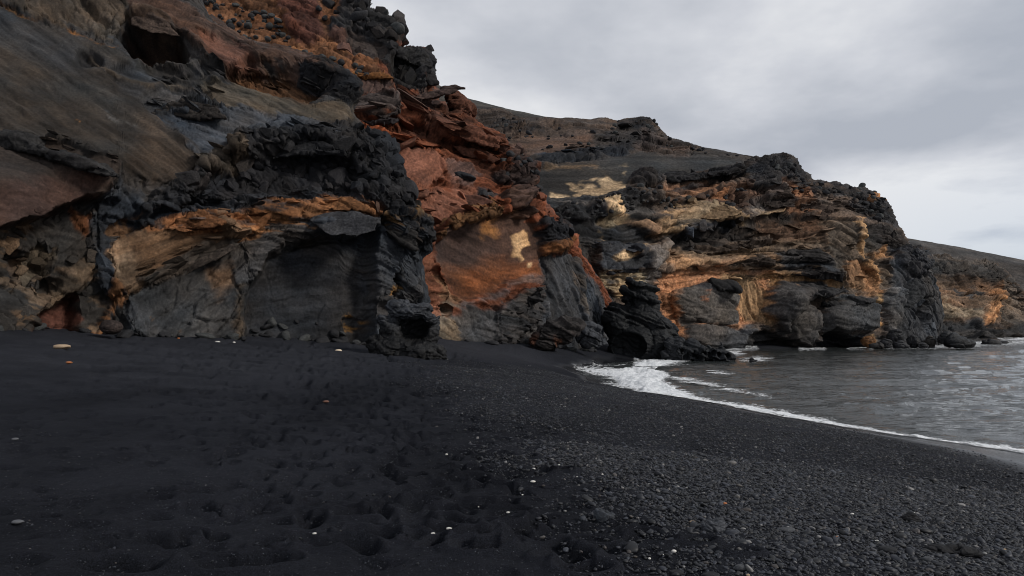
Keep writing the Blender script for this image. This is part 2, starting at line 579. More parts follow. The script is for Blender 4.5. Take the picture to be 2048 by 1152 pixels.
def build_sand():
    nu, nv = 620, 410
    th = np.concatenate([np.linspace(-1.15, -0.68, 50, endpoint=False), np.linspace(-0.68, 0.68, nu - 100, endpoint=False), np.linspace(0.68, 1.25, 50)])
    # radial rows, dense in view
    inv = np.linspace(1 / 3.2, 1 / 130.0, nv - 20)
    rad = np.concatenate([np.linspace(0.3, 3.1, 20), 1 / inv])
    T, R = np.meshgrid(th, rad, indexing='ij')
    Y = R * np.ones_like(T)
    X = Y * np.tan(np.clip(T, -1.25, 1.25))
    x, y = X.ravel(), Y.ravel()
    z = sand_z0(x, y)
    P = np.stack([x, y, 0 * x], 1).astype(np.float32)
    wet = sstep(0.46, 0.24, z + 0.05 * fbm(P, 2.5, 3, seed=3))
    dry = 1 - wet
    grav = gravel_amount(x + 0.5 * fbm(P, 1.6, 4, seed=9), y) * dry
    # gentle hummocks, trampled and wind-worked surface
    amp = np.clip(y / 20, 0.35, 1.6)
    tr = sstep(8.5, 3.0, np.abs(x - np.interp(y, [0, 5, 12, 25, 40], [-0.9, -0.8, -2.4, -6.0, -2.0])) * 9 / (6 + y * 0.25))
    h = 0.035 * fbm(P, 2.6, 3, seed=1) * dry * amp
    hum = fbm(P, 0.42, 3, 0.5, seed=2)
    h += (0.034 * hum - 0.03 * sstep(0.15, 0.9, hum)) * dry * (0.35 + 0.65 * tr) * (1 - 0.55 * grav)
    Pw = P * np.array([1, 3.2, 1], np.float32)
    h += 0.034 * fbm(Pw, 1.7, 4, 0.6, seed=4) * dry * sstep(9, 16, y) * (1 - 0.7 * grav)
    h += 0.004 * fbm(P, 0.07, 3, 0.6, seed=5) * dry * sstep(16, 8, y)
    h += 0.006 * fbm(P, 0.10, 2, 0.6, seed=6) * grav * sstep(26, 12, y)
    # trampled pits, one print over the other
    Pt = P + np.stack([0.10 * fbm(P, 0.5, 2, seed=31), 0.10 * fbm(P, 0.5, 2, seed=32), 0 * x], 1).astype(np.float32)
    near = np.nonzero((y < 30) & (y > 3))[0]
    f1, f2 = worley(Pt[near] * np.array([1.0, 1.3, 1], np.float32), 0.36, 3)
    pit = sstep(0.48, 0.26, f1) * sstep(-0.25, 0.25, fbm(P[near], 0.9, 2, seed=33) + 0.25)
    h[near] -= 0.085 * pit * dry[near] * (0.25 + 0.75 * tr[near]) * (1 - 0.9 * grav[near]) * np.clip(0.8 + y[near] / 40, .8, 1.4)
    # footprints
    feet = []
    for px, py, L, a, dp in FOOT:
        fx, fy, _ = on_sand(px, py)
        feet.append((fx, fy, L * 1.25, a, dp * 1.7))
    r = random.Random(3)
    for k in range(900):
        fy = 5 + 24 * r.random() ** 1.3
        c = np.interp(fy, [5, 12, 25, 40], [-0.8, -2.4, -5.5, -2.0])
        fx = c + r.gauss(0, 0.9 + fy * 0.10)
        if gravel_amount(np.array([fx]), np.array([fy]))[0] > 0.6:
            continue
        feet.append((fx, fy, 0.20 + 0.14 * r.random(), r.uniform(-0.5, 0.9), 0.022 + 0.036 * r.random()))
    for fx, fy, L, a, dp in feet:
        m = (np.abs(x - fx) < 0.6) & (np.abs(y - fy) < 0.6)
        if not m.any():
            continue
        dx, dy = x[m] - fx, y[m] - fy
        ca, sa = math.cos(a), math.sin(a)
        uu, vv = (dx * ca + dy * sa) / (L * 0.5), (-dx * sa + dy * ca) / (L * 0.26)
        q = np.sqrt(uu * uu + vv * vv) + 0.12 * fbm(P[m] + 0, 0.12, 2, seed=8)
        bowl = -2.3 * dp * sstep(1.02, 0.55, q) + dp * 0.5 * np.exp(-((q - 1.25) / 0.28) ** 2)
        h[m] += bowl
    z = z + h
    ash = sstep(10, 17, y + 2.5 * fbm(Pw, 3.0, 4, 0.6, seed=14)) * sstep(2.5, -2.5, x - np.interp(y, [8, 16, 26, 40], [-6, -4.5, -3, 2])) * (0.75 + 0.4 * fbm(Pw, 0.9, 3, seed=15)) * (1 - grav)
    ash = np.clip(ash + 0.35 * sstep(36, 44, y) * dry, 0, 1)
    V = np.stack([x, y, z], 1)
    m, n, l, b = new_mat('black_sand')
    tc = n.new('ShaderNodeTexCoord').outputs['Object']
    aw = n.new('ShaderNodeAttribute'); aw.attribute_name = 'wet'
    ag = n.new('ShaderNodeAttribute'); ag.attribute_name = 'gravel'
    big = noise_node(n, l, tc, 0.35, 5, 0.6)
    c = rampn(n, l, big, [(0.38, (0.0066, 0.0073, 0.0096)), (0.62, (0.0122, 0.0132, 0.0168))])
    afn = n.new('ShaderNodeAttribute'); afn.attribute_name = 'ash'
    c = mixn(n, l, afn.outputs['Fac'], c, (0.0205, 0.0216, 0.0258))
    fine = noise_node(n, l, tc, 110, 5, 0.85)
    c = mixn(n, l, 1.0, c, rampn(n, l, fine, [(0.38, (0.30, 0.30, 0.31)), (0.5, (1, 1, 1)), (0.62, (2.5, 2.5, 2.6))]), 'MULTIPLY')
    grain = voro_node(n, l, tc, 85, 'F1', 'Color')
    sepc = n.new('ShaderNodeSeparateColor'); l.new(grain, sepc.inputs[0])
    sp = rampn(n, l, sepc.outputs[0], [(0.972, (0, 0, 0)), (0.985, (1, 1, 1))])
    gd = voro_node(n, l, tc, 85)
    sp = mathn(n, l, 'MULTIPLY', sp, rampn(n, l, gd, [(0.25, (1, 1, 1)), (0.4, (0, 0, 0))]))
    c = mixn(n, l, mathn(n, l, 'MULTIPLY', sp, 0.7), c, (0.16, 0.165, 0.18))
    c = mixn(n, l, mathn(n, l, 'MULTIPLY', aw.outputs['Fac'], 0.55), c, (0.010, 0.0105, 0.012))
    l.new(c, b.inputs['Base Color'])
    rg = mathn(n, l, 'MULTIPLY_ADD', aw.outputs['Fac'], -0.66, 0.88)
    l.new(rg, b.inputs['Roughness'])
    sl = mathn(n, l, 'MULTIPLY_ADD', aw.outputs['Fac'], 0.42, 0.06)
    l.new(sl, b.inputs['Specular IOR Level'])
    bh = mathn(n, l, 'ADD', mathn(n, l, 'MULTIPLY', noise_node(n, l, tc, 55, 6, 0.75), 0.6), mathn(n, l, 'MULTIPLY', fine, 0.5))
    bp = n.new('ShaderNodeBump')
    bp.inputs['Distance'].default_value = 0.012
    l.new(mathn(n, l, 'MULTIPLY_ADD', aw.outputs['Fac'], -0.76, 0.8), bp.inputs['Strength'])
    l.new(bh, bp.inputs['Height'])
    l.new(bp.outputs[0], b.inputs['Normal'])
    me = mesh_np('beach', V, grid_faces(len(th), len(rad)), m, extra={'wet': wet, 'gravel': grav, 'ash': ash})
    o = link('beach', me)
    tag(o, 'black volcanic sand beach sloping from the cliffs down to the sea', 'beach', kind='structure')
    return o


build_sand()


# ------------------------------------------------------------------ sea
def build_sea():
    th = np.concatenate([np.linspace(-0.25, 0.0, 30, endpoint=False), np.linspace(0.0, 0.72, 350, endpoint=False), np.linspace(0.72, 1.30, 30)])
    rad = np.concatenate([np.linspace(8, 14, 12, endpoint=False), 1 / np.linspace(1 / 14.0, 1 / 6000.0, 380)])
    rad[-60:] = np.geomspace(rad[-61], 9000, 61)[1:]
    T, R = np.meshgrid(th, rad, indexing='ij')
    X = R * np.tan(np.clip(T, -1.4, 1.32))
    Y = R
    x, y = X.ravel(), Y.ravel()
    P = np.stack([x, y, 0 * x], 1).astype(np.float32)
    fade = sstep(600, 60, np.hypot(x, y))
    Pw = P * np.array([0.42, 1.0, 1], np.float32)
    z = (0.10 * fbm(P * np.array([0.3, 1, 1], np.float32), 5.0, 2, 0.5, seed=7) + 0.12 * fbm(Pw, 2.0, 4, 0.55, seed=2) + 0.03 * fbm(Pw, 0.8, 2, 0.6, seed=4, ridged=True)) * fade
    sz = sand_z0(x, y)
    z *= sstep(0.0, -0.6, sz) * 0.9 + 0.1
    # the last small breaker along the shore
    z += 0.10 * np.exp(-((sz + 0.16) / 0.07) ** 2) * sstep(80, 40, y) * (0.6 + 0.5 * fbm(P, 5.0, 2, seed=6))
    V = np.stack([x, y, z - 0.01], 1)
    m, n, l, b = new_mat('sea_water')
    tc = n.new('ShaderNodeTexCoord').outputs['Object']
    mp = n.new('ShaderNodeMapping')
    mp.inputs['Scale'].default_value = (0.55, 1.0, 1.0)
    mp.inputs['Rotation'].default_value = (0, 0, 0.25)
    l.new(tc, mp.inputs[0])
    b.inputs['Base Color'].default_value = (0.030, 0.034, 0.034, 1)
    b.inputs['Roughness'].default_value = 0.03
    b.inputs['IOR'].default_value = 1.333
    h1 = noise_node(n, l, mp.outputs[0], 0.8, 6, 0.62, 0.6)
    h2 = noise_node(n, l, mp.outputs[0], 5.0, 4, 0.6, 0.3)
    hh = mathn(n, l, 'MULTIPLY_ADD', h2, 0.30, h1)
    bp = n.new('ShaderNodeBump')
    bp.inputs['Strength'].default_value = 0.9
    bp.inputs['Distance'].default_value = 0.2
    l.new(hh, bp.inputs['Height'])
    l.new(bp.outputs[0], b.inputs['Normal'])
    me = mesh_np('sea', V, grid_faces(len(th), len(rad))[:, ::-1], m)
    o = link('sea', me)
    tag(o, 'grey rippled sea lapping the black beach', 'sea', kind='structure')


build_sea()


def bed_coords(Q, ang, s, wob=None):
    """across-bed and along-bed coordinates (metres)"""
    can, san = np.cos(ang), np.sin(ang)
    X = Q if wob is None else Q + wob
    return X[:, 2] * can + X[:, 0] * san, X[:, 0] * can - X[:, 2] * san


def bed_layers(qz, seed):
    """ledge profile in px: hard edged beds of uneven thickness"""
    def lay(q, k):
        i = np.floor(q).astype(np.int32)
        f = (q - i).astype(np.float32)
        a = TABF[(i * 37 + k * 101) & 0x3FFFF]
        b = TABF[((i + 1) * 37 + k * 101) & 0x3FFFF]
        t = sstep(0.86, 1.0, f)
        return (a + (b - a) * t) + 0.5 * (0.5 - f) * (1 - t) - 0.7 * np.exp(-((f - 0.93) / 0.055) ** 2)
    z1 = np.stack([qz * 0.02, 0 * qz, 0 * qz], 1).astype(np.float32)
    qz = qz + 14 * vnoise(z1 + seed)
    return lay(qz / 34.0, seed + 1), lay(qz / 13.0, seed + 2), lay(qz / 6.0, seed + 3)


def tex_disp(Q, s, W, seed, want_layers=False):
    """rock relief in photo pixels at this distance: swells, tilted bedding blocks, clinker lumps, layer ledges, striae"""
    wob = np.stack([fbm(Q, 60 * s, 3, seed=seed + 4), fbm(Q, 60 * s, 3, seed=seed + 5), fbm(Q, 60 * s, 3, seed=seed + 6)], 1)
    h = W['rough'] * (5.0 * fbm(Q, 120 * s, 2, 0.5, seed=seed + 7) + 1.1 * fbm(Q, 22 * s, 4, 0.6, seed=seed + 8))
    Qw = Q + wob * 5 * s
    qa, qb = bed_coords(Qw - Q.mean(0), W['ang'], s)
    if 'qa0' in W:
        qa = W['qa0'] + wob[:, 2] * 5 * s
    BED = np.stack([qa, qb * 0.40, Qw[:, 1] * 0.5], 1).astype(np.float32)
    sel = np.nonzero(W['facet'] > 0.02)[0]
    if len(sel):
        f1, f2, t = worley(BED[sel], 52 * s, seed, True)
        h[sel] += W['facet'][sel] * (13.0 * t - 8.0 * sstep(0.06, 0.0, f2 - f1))
        f1, f2, t = worley(BED[sel] + 5.3, 17 * s, seed + 1, True)
        h[sel] += W['facet'][sel] * (6.0 * t - 4.0 * sstep(0.10, 0.0, f2 - f1))
        f1, f2, t = worley(BED[sel] + 1.7, 7 * s, seed + 5, True)
        h[sel] += W['facet'][sel] * 2.0 * t
    sel = np.nonzero(W['lump'] > 0.02)[0]
    if len(sel):
        f1, f2, t = worley(Qw[sel], 26 * s, seed + 2, True)
        hh = 7.0 * (0.75 - f1 * f1) + 8 * t
        f1, f2, t = worley(Qw[sel] + 3.1, 10 * s, seed + 3, True)
        hh += 3.0 * (0.75 - f1 * f1) + 3.2 * t
        h[sel] += W['lump'][sel] * hh
    la = bed_layers(qa / s + 3 * wob[:, 0], seed & 31)
    fade = np.clip(0.75 + 0.55 * wob[:, 1], 0.1, 1.4)
    h += W['strata'] * fade * (7.0 * la[0] + 4.4 * la[1] + 2.0 * la[2])
    sel = np.nonzero(W['stria'] > 0.02)[0]
    if len(sel):
        A = np.stack([qa[sel], qb[sel] * 0.07, Q[sel, 1] * 0.25], 1)
        h[sel] += W['stria'][sel] * (2.2 * fbm(A, 13 * s, 4, 0.65, seed=seed + 9) - 2.6 * sstep(0.30, 0.6, fbm(A, 26 * s, 2, seed=seed + 10)))
    if want_layers:
        A = np.stack([qa, qb * 0.08, Q[:, 1] * 0.25], 1)
        streak = fbm(A, 11 * s, 4, 0.65, seed=seed + 15)
        return h, la, streak
    return h


# ------------------------------------------------------------------ cliff sheets
def cliff(name, top, toe, px0, px1, nu, nv, depth, d0, roll=12.0, round_px=40, round_m=2.0, feats=(), base=(0.04, 0.04, 0.042),
          warp=7.0, tex=None, angf=None, tint=0.8, grain=0.8, seed=0, over=0.14, smooth_top=0, bumpmat=0.6, fleck=True):
    """A cliff traced as a sheet: every grid point is a real place in the bay (photo pixel + its own distance),
    then carved by ledges, hollows, blocks and layers in metres along the rock's normal."""
    s = d0 / F
    a = np.linspace(0, 1, nu)
    bb = np.linspace(0, 1 + over, nv)
    tx, ty = np.array([t[0] for t in top], float), np.array([t[1] for t in top], float)
    px = px0 + (px1 - px0) * a
    tp = np.interp(px, tx, ty)
    if smooth_top:
        k = np.ones(2 * smooth_top + 1) / (2 * smooth_top + 1)
        tp = np.convolve(np.pad(tp, smooth_top, mode='edge'), k, 'valid')
    toe_y = np.interp(px, [t[0] for t in toe], [t[1] for t in toe])
    slope = np.gradient(tp, px)
    PX = np.repeat(px[:, None], nv, 1)
    B = np.repeat(bb[None, :], nu, 0)
    Bc = np.minimum(B, 1)
    PY = toe_y[:, None] + (tp - toe_y)[:, None] * Bc
    dist = (PY - tp[:, None]) / np.sqrt(1 + np.minimum(np.abs(slope), 3)[:, None] ** 2)
    q = 1 - np.clip(dist / round_px, 0, 1)
    D = depth(PX, PY) + round_m * (1 - np.sqrt(np.clip(1 - q * q, 0, 1)))
    ov = np.maximum(B - 1, 0) / over
    D = D + roll * ov
    PY = PY + 3 * ov * roll / d0          # the top runs back nearly level
    P = world_of(PX, PY, D)
    P = blur(P, 2)
    N = grid_normals(P)
    toc = np.array([0, 0, H]) - P
    if (N * toc).sum() < 0:
        N = -N
        flip = True
    else:
        flip = False
    N = blur(N, 6)
    Nh = N * np.array([1, 1, 0.0])
    Nh = blur(Nh / (np.linalg.norm(Nh, axis=-1, keepdims=True) + 1e-6), 12)
    N = 0.4 * N + 0.6 * Nh
    N /= np.linalg.norm(N, axis=-1, keepdims=True)
    n = nu * nv
    Pf = P.reshape(-1, 3).astype(np.float32)
    x, y = PX.ravel().astype(np.float32), PY.ravel().astype(np.float32)
    w1 = fbm(Pf, 60 * s, 4, 0.55, seed=seed + 1)
    w2 = fbm(Pf, 60 * s, 4, 0.55, seed=seed + 2)
    xw, yw = x + warp * w1, y + warp * w2
    mott = fbm(Pf, 34 * s, 4, 0.6, seed=seed + 3)
    disp = np.zeros(n, np.float32)
    col = np.repeat(np.array([base], np.float32), n, 0)
    W = {'lump': np.zeros(n, np.float32), 'facet': np.full(n, .5, np.float32), 'strata': np.zeros(n, np.float32),
         'stria': np.zeros(n, np.float32), 'rough': np.ones(n, np.float32), 'ang': np.zeros(n, np.float32)}
    if tex:
        for k, v in tex.items():
            W[k][:] = v
    if angf is not None:
        W['ang'] = blur(angf(PX, PY), 12).ravel().astype(np.float32)
    # bed height: integrate the dip along the cliff so that beds run on without swirling
    ANG = W['ang'].reshape(nu, nv)
    bz = np.cumsum(np.tan(np.clip(ANG, -1, 1)) * np.gradient(P[..., 0], axis=0), axis=0)
    W['qa0'] = ((P[..., 2] + bz - bz[nu // 2:nu // 2 + 1]) * np.cos(ANG)).ravel().astype(np.float32)
    # colours finger out along the beds
    qa0, qb0 = W['qa0'], bed_coords(Pf - Pf.mean(0), W['ang'], s)[1]
    finger = fbm(np.stack([qa0, qb0 * 0.10, Pf[:, 1] * 0.25], 1), 16 * s, 4, 0.6, seed=seed + 16)
    for ft in feats:
        sd = None
        if 'p' in ft:
            pp = np.array(ft['p'])
            mg = 40 + ft.get('e', 5)
            msk = (xw > pp[:, 0].min() - mg) & (xw < pp[:, 0].max() + mg) & (yw > pp[:, 1].min() - mg) & (yw < pp[:, 1].max() + mg)
            idx = np.nonzero(msk)[0]
            if len(idx) == 0:
                continue
            k = ft.get('w', 1.0)
            xx = x[idx] + (xw[idx] - x[idx]) * k
            yy = y[idx] + (yw[idx] - y[idx]) * k
            sd = poly_sdf(ft['p'], xx, yy)
        else:
            pp = np.array(ft['l'])
            mg = 40 + ft['r']
            msk = (xw > pp[:, 0].min() - mg) & (xw < pp[:, 0].max() + mg) & (yw > pp[:, 1].min() - mg) & (yw < pp[:, 1].max() + mg)
            idx = np.nonzero(msk)[0]
            if len(idx) == 0:
                continue
            k = ft.get('w', 1.0)
            xx = x[idx] + (xw[idx] - x[idx]) * k
            yy = y[idx] + (yw[idx] - y[idx]) * k
            sd = line_dist(ft['l'], xx, yy) - ft['r']
        e = ft.get('e', 5)
        m = sstep(e / 2, -e / 2, sd)
        if 'd' in ft:
            md = m
            if 'b' in ft:            # rounded shoulder, b px wide
                t = 1 - np.clip(-sd / ft['b'], 0, 1)
                md = m * np.sqrt(np.clip(1 - t * t, 0, 1))
            if 'g' in ft:            # thicker towards one side
                (gx0, gy0), (gx1, gy1) = ft['g']
                ex, ey = gx1 - gx0, gy1 - gy0
                t = np.clip(((xx - gx0) * ex + (yy - gy0) * ey) / (ex * ex + ey * ey), 0, 1)
                md = md * (ft.get('g0', 0.0) + (1 - ft.get('g0', 0.0)) * t)
            disp[idx] += ft['d'] * md
        if 'c' in ft:
            ce = ft.get('ce', e)
            ce = ce + 2
            mc = sstep(ce / 2, -ce / 2, sd + ft.get('f', 9.0) * finger[idx]) * ft.get('o', 1.0)
            if 'patch' in ft:
                mc = mc * sstep(-0.12, 0.12, 0.45 * mott[idx] + 0.75 * finger[idx] - ft['patch'])
            col[idx] += (np.array(ft['c'], np.float32) - col[idx]) * mc[:, None]
        if 'ang' in ft:
            g_ = idx[m > 0.5]
            if len(g_):
                xc = Pf[g_, 0].mean()
                W['qa0'][g_] = Pf[g_, 2] * math.cos(ft['ang']) + (Pf[g_, 0] - xc) * math.sin(ft['ang'])
        for k in ('lump', 'facet', 'strata', 'stria', 'rough', 'ang'):
            if k in ft:
                W[k][idx] += (ft[k] - W[k][idx]) * m
    disp = blur(disp.reshape(nu, nv), 1)
    P1 = P + N * disp[..., None]
    # spread the grid evenly over the carved surface so undersides and ledge fronts get their own points
    chan = [P1.reshape(nu, nv, 3), N, col.reshape(nu, nv, 3)] + [W[k].reshape(nu, nv, 1) for k in W] + [PX[..., None], PY[..., None], B[..., None]]
    A = np.concatenate(chan, -1)
    for ax in (1, 0):
        A = np.swapaxes(A, 0, 1) if ax == 0 else A
        Dq = np.concatenate([A[..., -3:-1], 0.75 * ((A[..., :3] - np.array([0, 0, H])) * A[..., 3:6]).sum(-1, keepdims=True) / s], -1)
        ds = np.sqrt((np.diff(Dq[..., :2], axis=1) ** 2).sum(-1) + np.minimum(np.diff(Dq[..., 2], axis=1) ** 2, 90) + 0.05)
        ds = ds + 0.15 * ds.mean(1, keepdims=True)
        cs = np.concatenate([np.zeros((len(ds), 1)), np.cumsum(ds, 1)], 1)
        if ax == 0:      # keep neighbouring rows together
            cs = cs / cs[:, -1:]
            cs = blur(cs, 10)
            cs = (cs - cs[:, :1]) / (cs[:, -1:] - cs[:, :1])
        else:
            cs = cs / cs[:, -1:]
            cs = blur(cs, 4)
            cs = (cs - cs[:, :1]) / (cs[:, -1:] - cs[:, :1])
        m = A.shape[1]
        t = np.linspace(0, 1, m)
        out = np.empty_like(A)
        for i in range(A.shape[0]):
            f = np.interp(t, cs[i], np.arange(m))
            j = np.minimum(f.astype(int), m - 2)
            f = (f - j)[:, None]
            out[i] = A[i, j] * (1 - f) + A[i, j + 1] * f
        A = np.swapaxes(out, 0, 1) if ax == 0 else out
    P1, N = A[..., :3], A[..., 3:6]
    col = np.ascontiguousarray(A[..., 6:9]).reshape(-1, 3)
    for q_, k in enumerate(list(W)):
        W[k] = np.ascontiguousarray(A[..., 9 + q_]).ravel().astype(np.float32)
    PX, PY, B = A[..., -3], A[..., -2], A[..., -1]
    N1 = grid_normals(P1)
    if flip:
        N1 = -N1
    N1 = blur(N1, 1)
    N1 = N1 + 0.35 * N
    N1 /= np.linalg.norm(N1, axis=-1, keepdims=True) + 1e-9
    Q = P1.reshape(-1, 3).astype(np.float32)
    h, la, streak = tex_disp(Q, s, W, seed, True)
    h *= np.clip(1.5 * (N1 * N).sum(-1).ravel() - 0.1, 0.3, 1)
    if feats or tex:
        h *= (0.25 + 0.75 * sstep(1.0 + over, 1.0, B.ravel()))
    P2 = P1 + N1 * (h * s).reshape(nu, nv)[..., None]
    # rock colour varies from bed to bed and block to block
    cv = 1 + 0.12 * fbm(Q, 60 * s, 4, 0.6, seed=seed + 11) + 0.38 * streak
    cv = cv * (1 + np.clip(W['strata'] * 1.2, 0, 1) * (0.20 * la[0] + 0.30 * la[1] + 0.15 * la[2]))
    col = np.clip(tint * col * np.clip(cv, 0.35, 2.2)[:, None], 0.003, 1)
    hue = fbm(Q, 70 * s, 3, seed=seed + 13) + 0.8 * la[1] * np.clip(W['strata'], 0, 1)
    col[:, 0] *= 1 + 0.10 * hue
    col[:, 2] *= 1 - 0.10 * hue
    fc = grid_faces(nu, nv)
    if flip:
        fc = fc[:, ::-1]
    me = mesh_np(name, P2.reshape(-1, 3), fc, rock_mat(name + '_rock', s, bump=bumpmat, grain=grain), col=col)
    o = link(name, me)
    info = {'P': P2, 'N': N1, 'px': PX, 'py': PY, 's': s, 'b': B, 'col': col, 'ang': W['ang']}
    return o, info


# rock colours (albedo)
BLACK = (0.020, 0.020, 0.022)
CHAR = (0.033, 0.033, 0.036)
DGREY = (0.050, 0.049, 0.050)
GREY = (0.085, 0.083, 0.083)
BLUEG = (0.050, 0.056, 0.066)
BROWN = (0.070, 0.050, 0.038)
DBROWN = (0.045, 0.034, 0.028)
TAN = (0.17, 0.115, 0.075)
OCHRE = (0.33, 0.20, 0.105)
SANDY = (0.40, 0.285, 0.17)
ORANGE = (0.28, 0.115, 0.045)
RED = (0.15, 0.055, 0.032)
DRED = (0.085, 0.036, 0.026)
PINK = (0.20, 0.095, 0.066)
R33 = 0.60


def near_depth(px, py):
    d = np.interp(px, [-300, 0, 220, 480, 700, 815, 850], [17.5, 21.3, 24.0, 26.5, 28.3, 29.8, 31.0])
    lean = np.interp(py, [-260, 0, 100, 200, 300, 380, 450, 560, 700], [13, 8.6, 6.6, 4.2, 1.6, 0.5, 0.5, 0.3, 0.0])
    return d + lean


def near_ang(px, py):
    up = np.where(py < 385, 1.0, 0.0)
    low = np.interp(px, [-300, 150, 230, 300, 480, 560, 860], [.35, .6, .9, -.5, -.45, -.25, .25])
    return up * np.interp(px, [0, 400, 700, 860], [.6, .5, .35, .5]) + (1 - up) * low


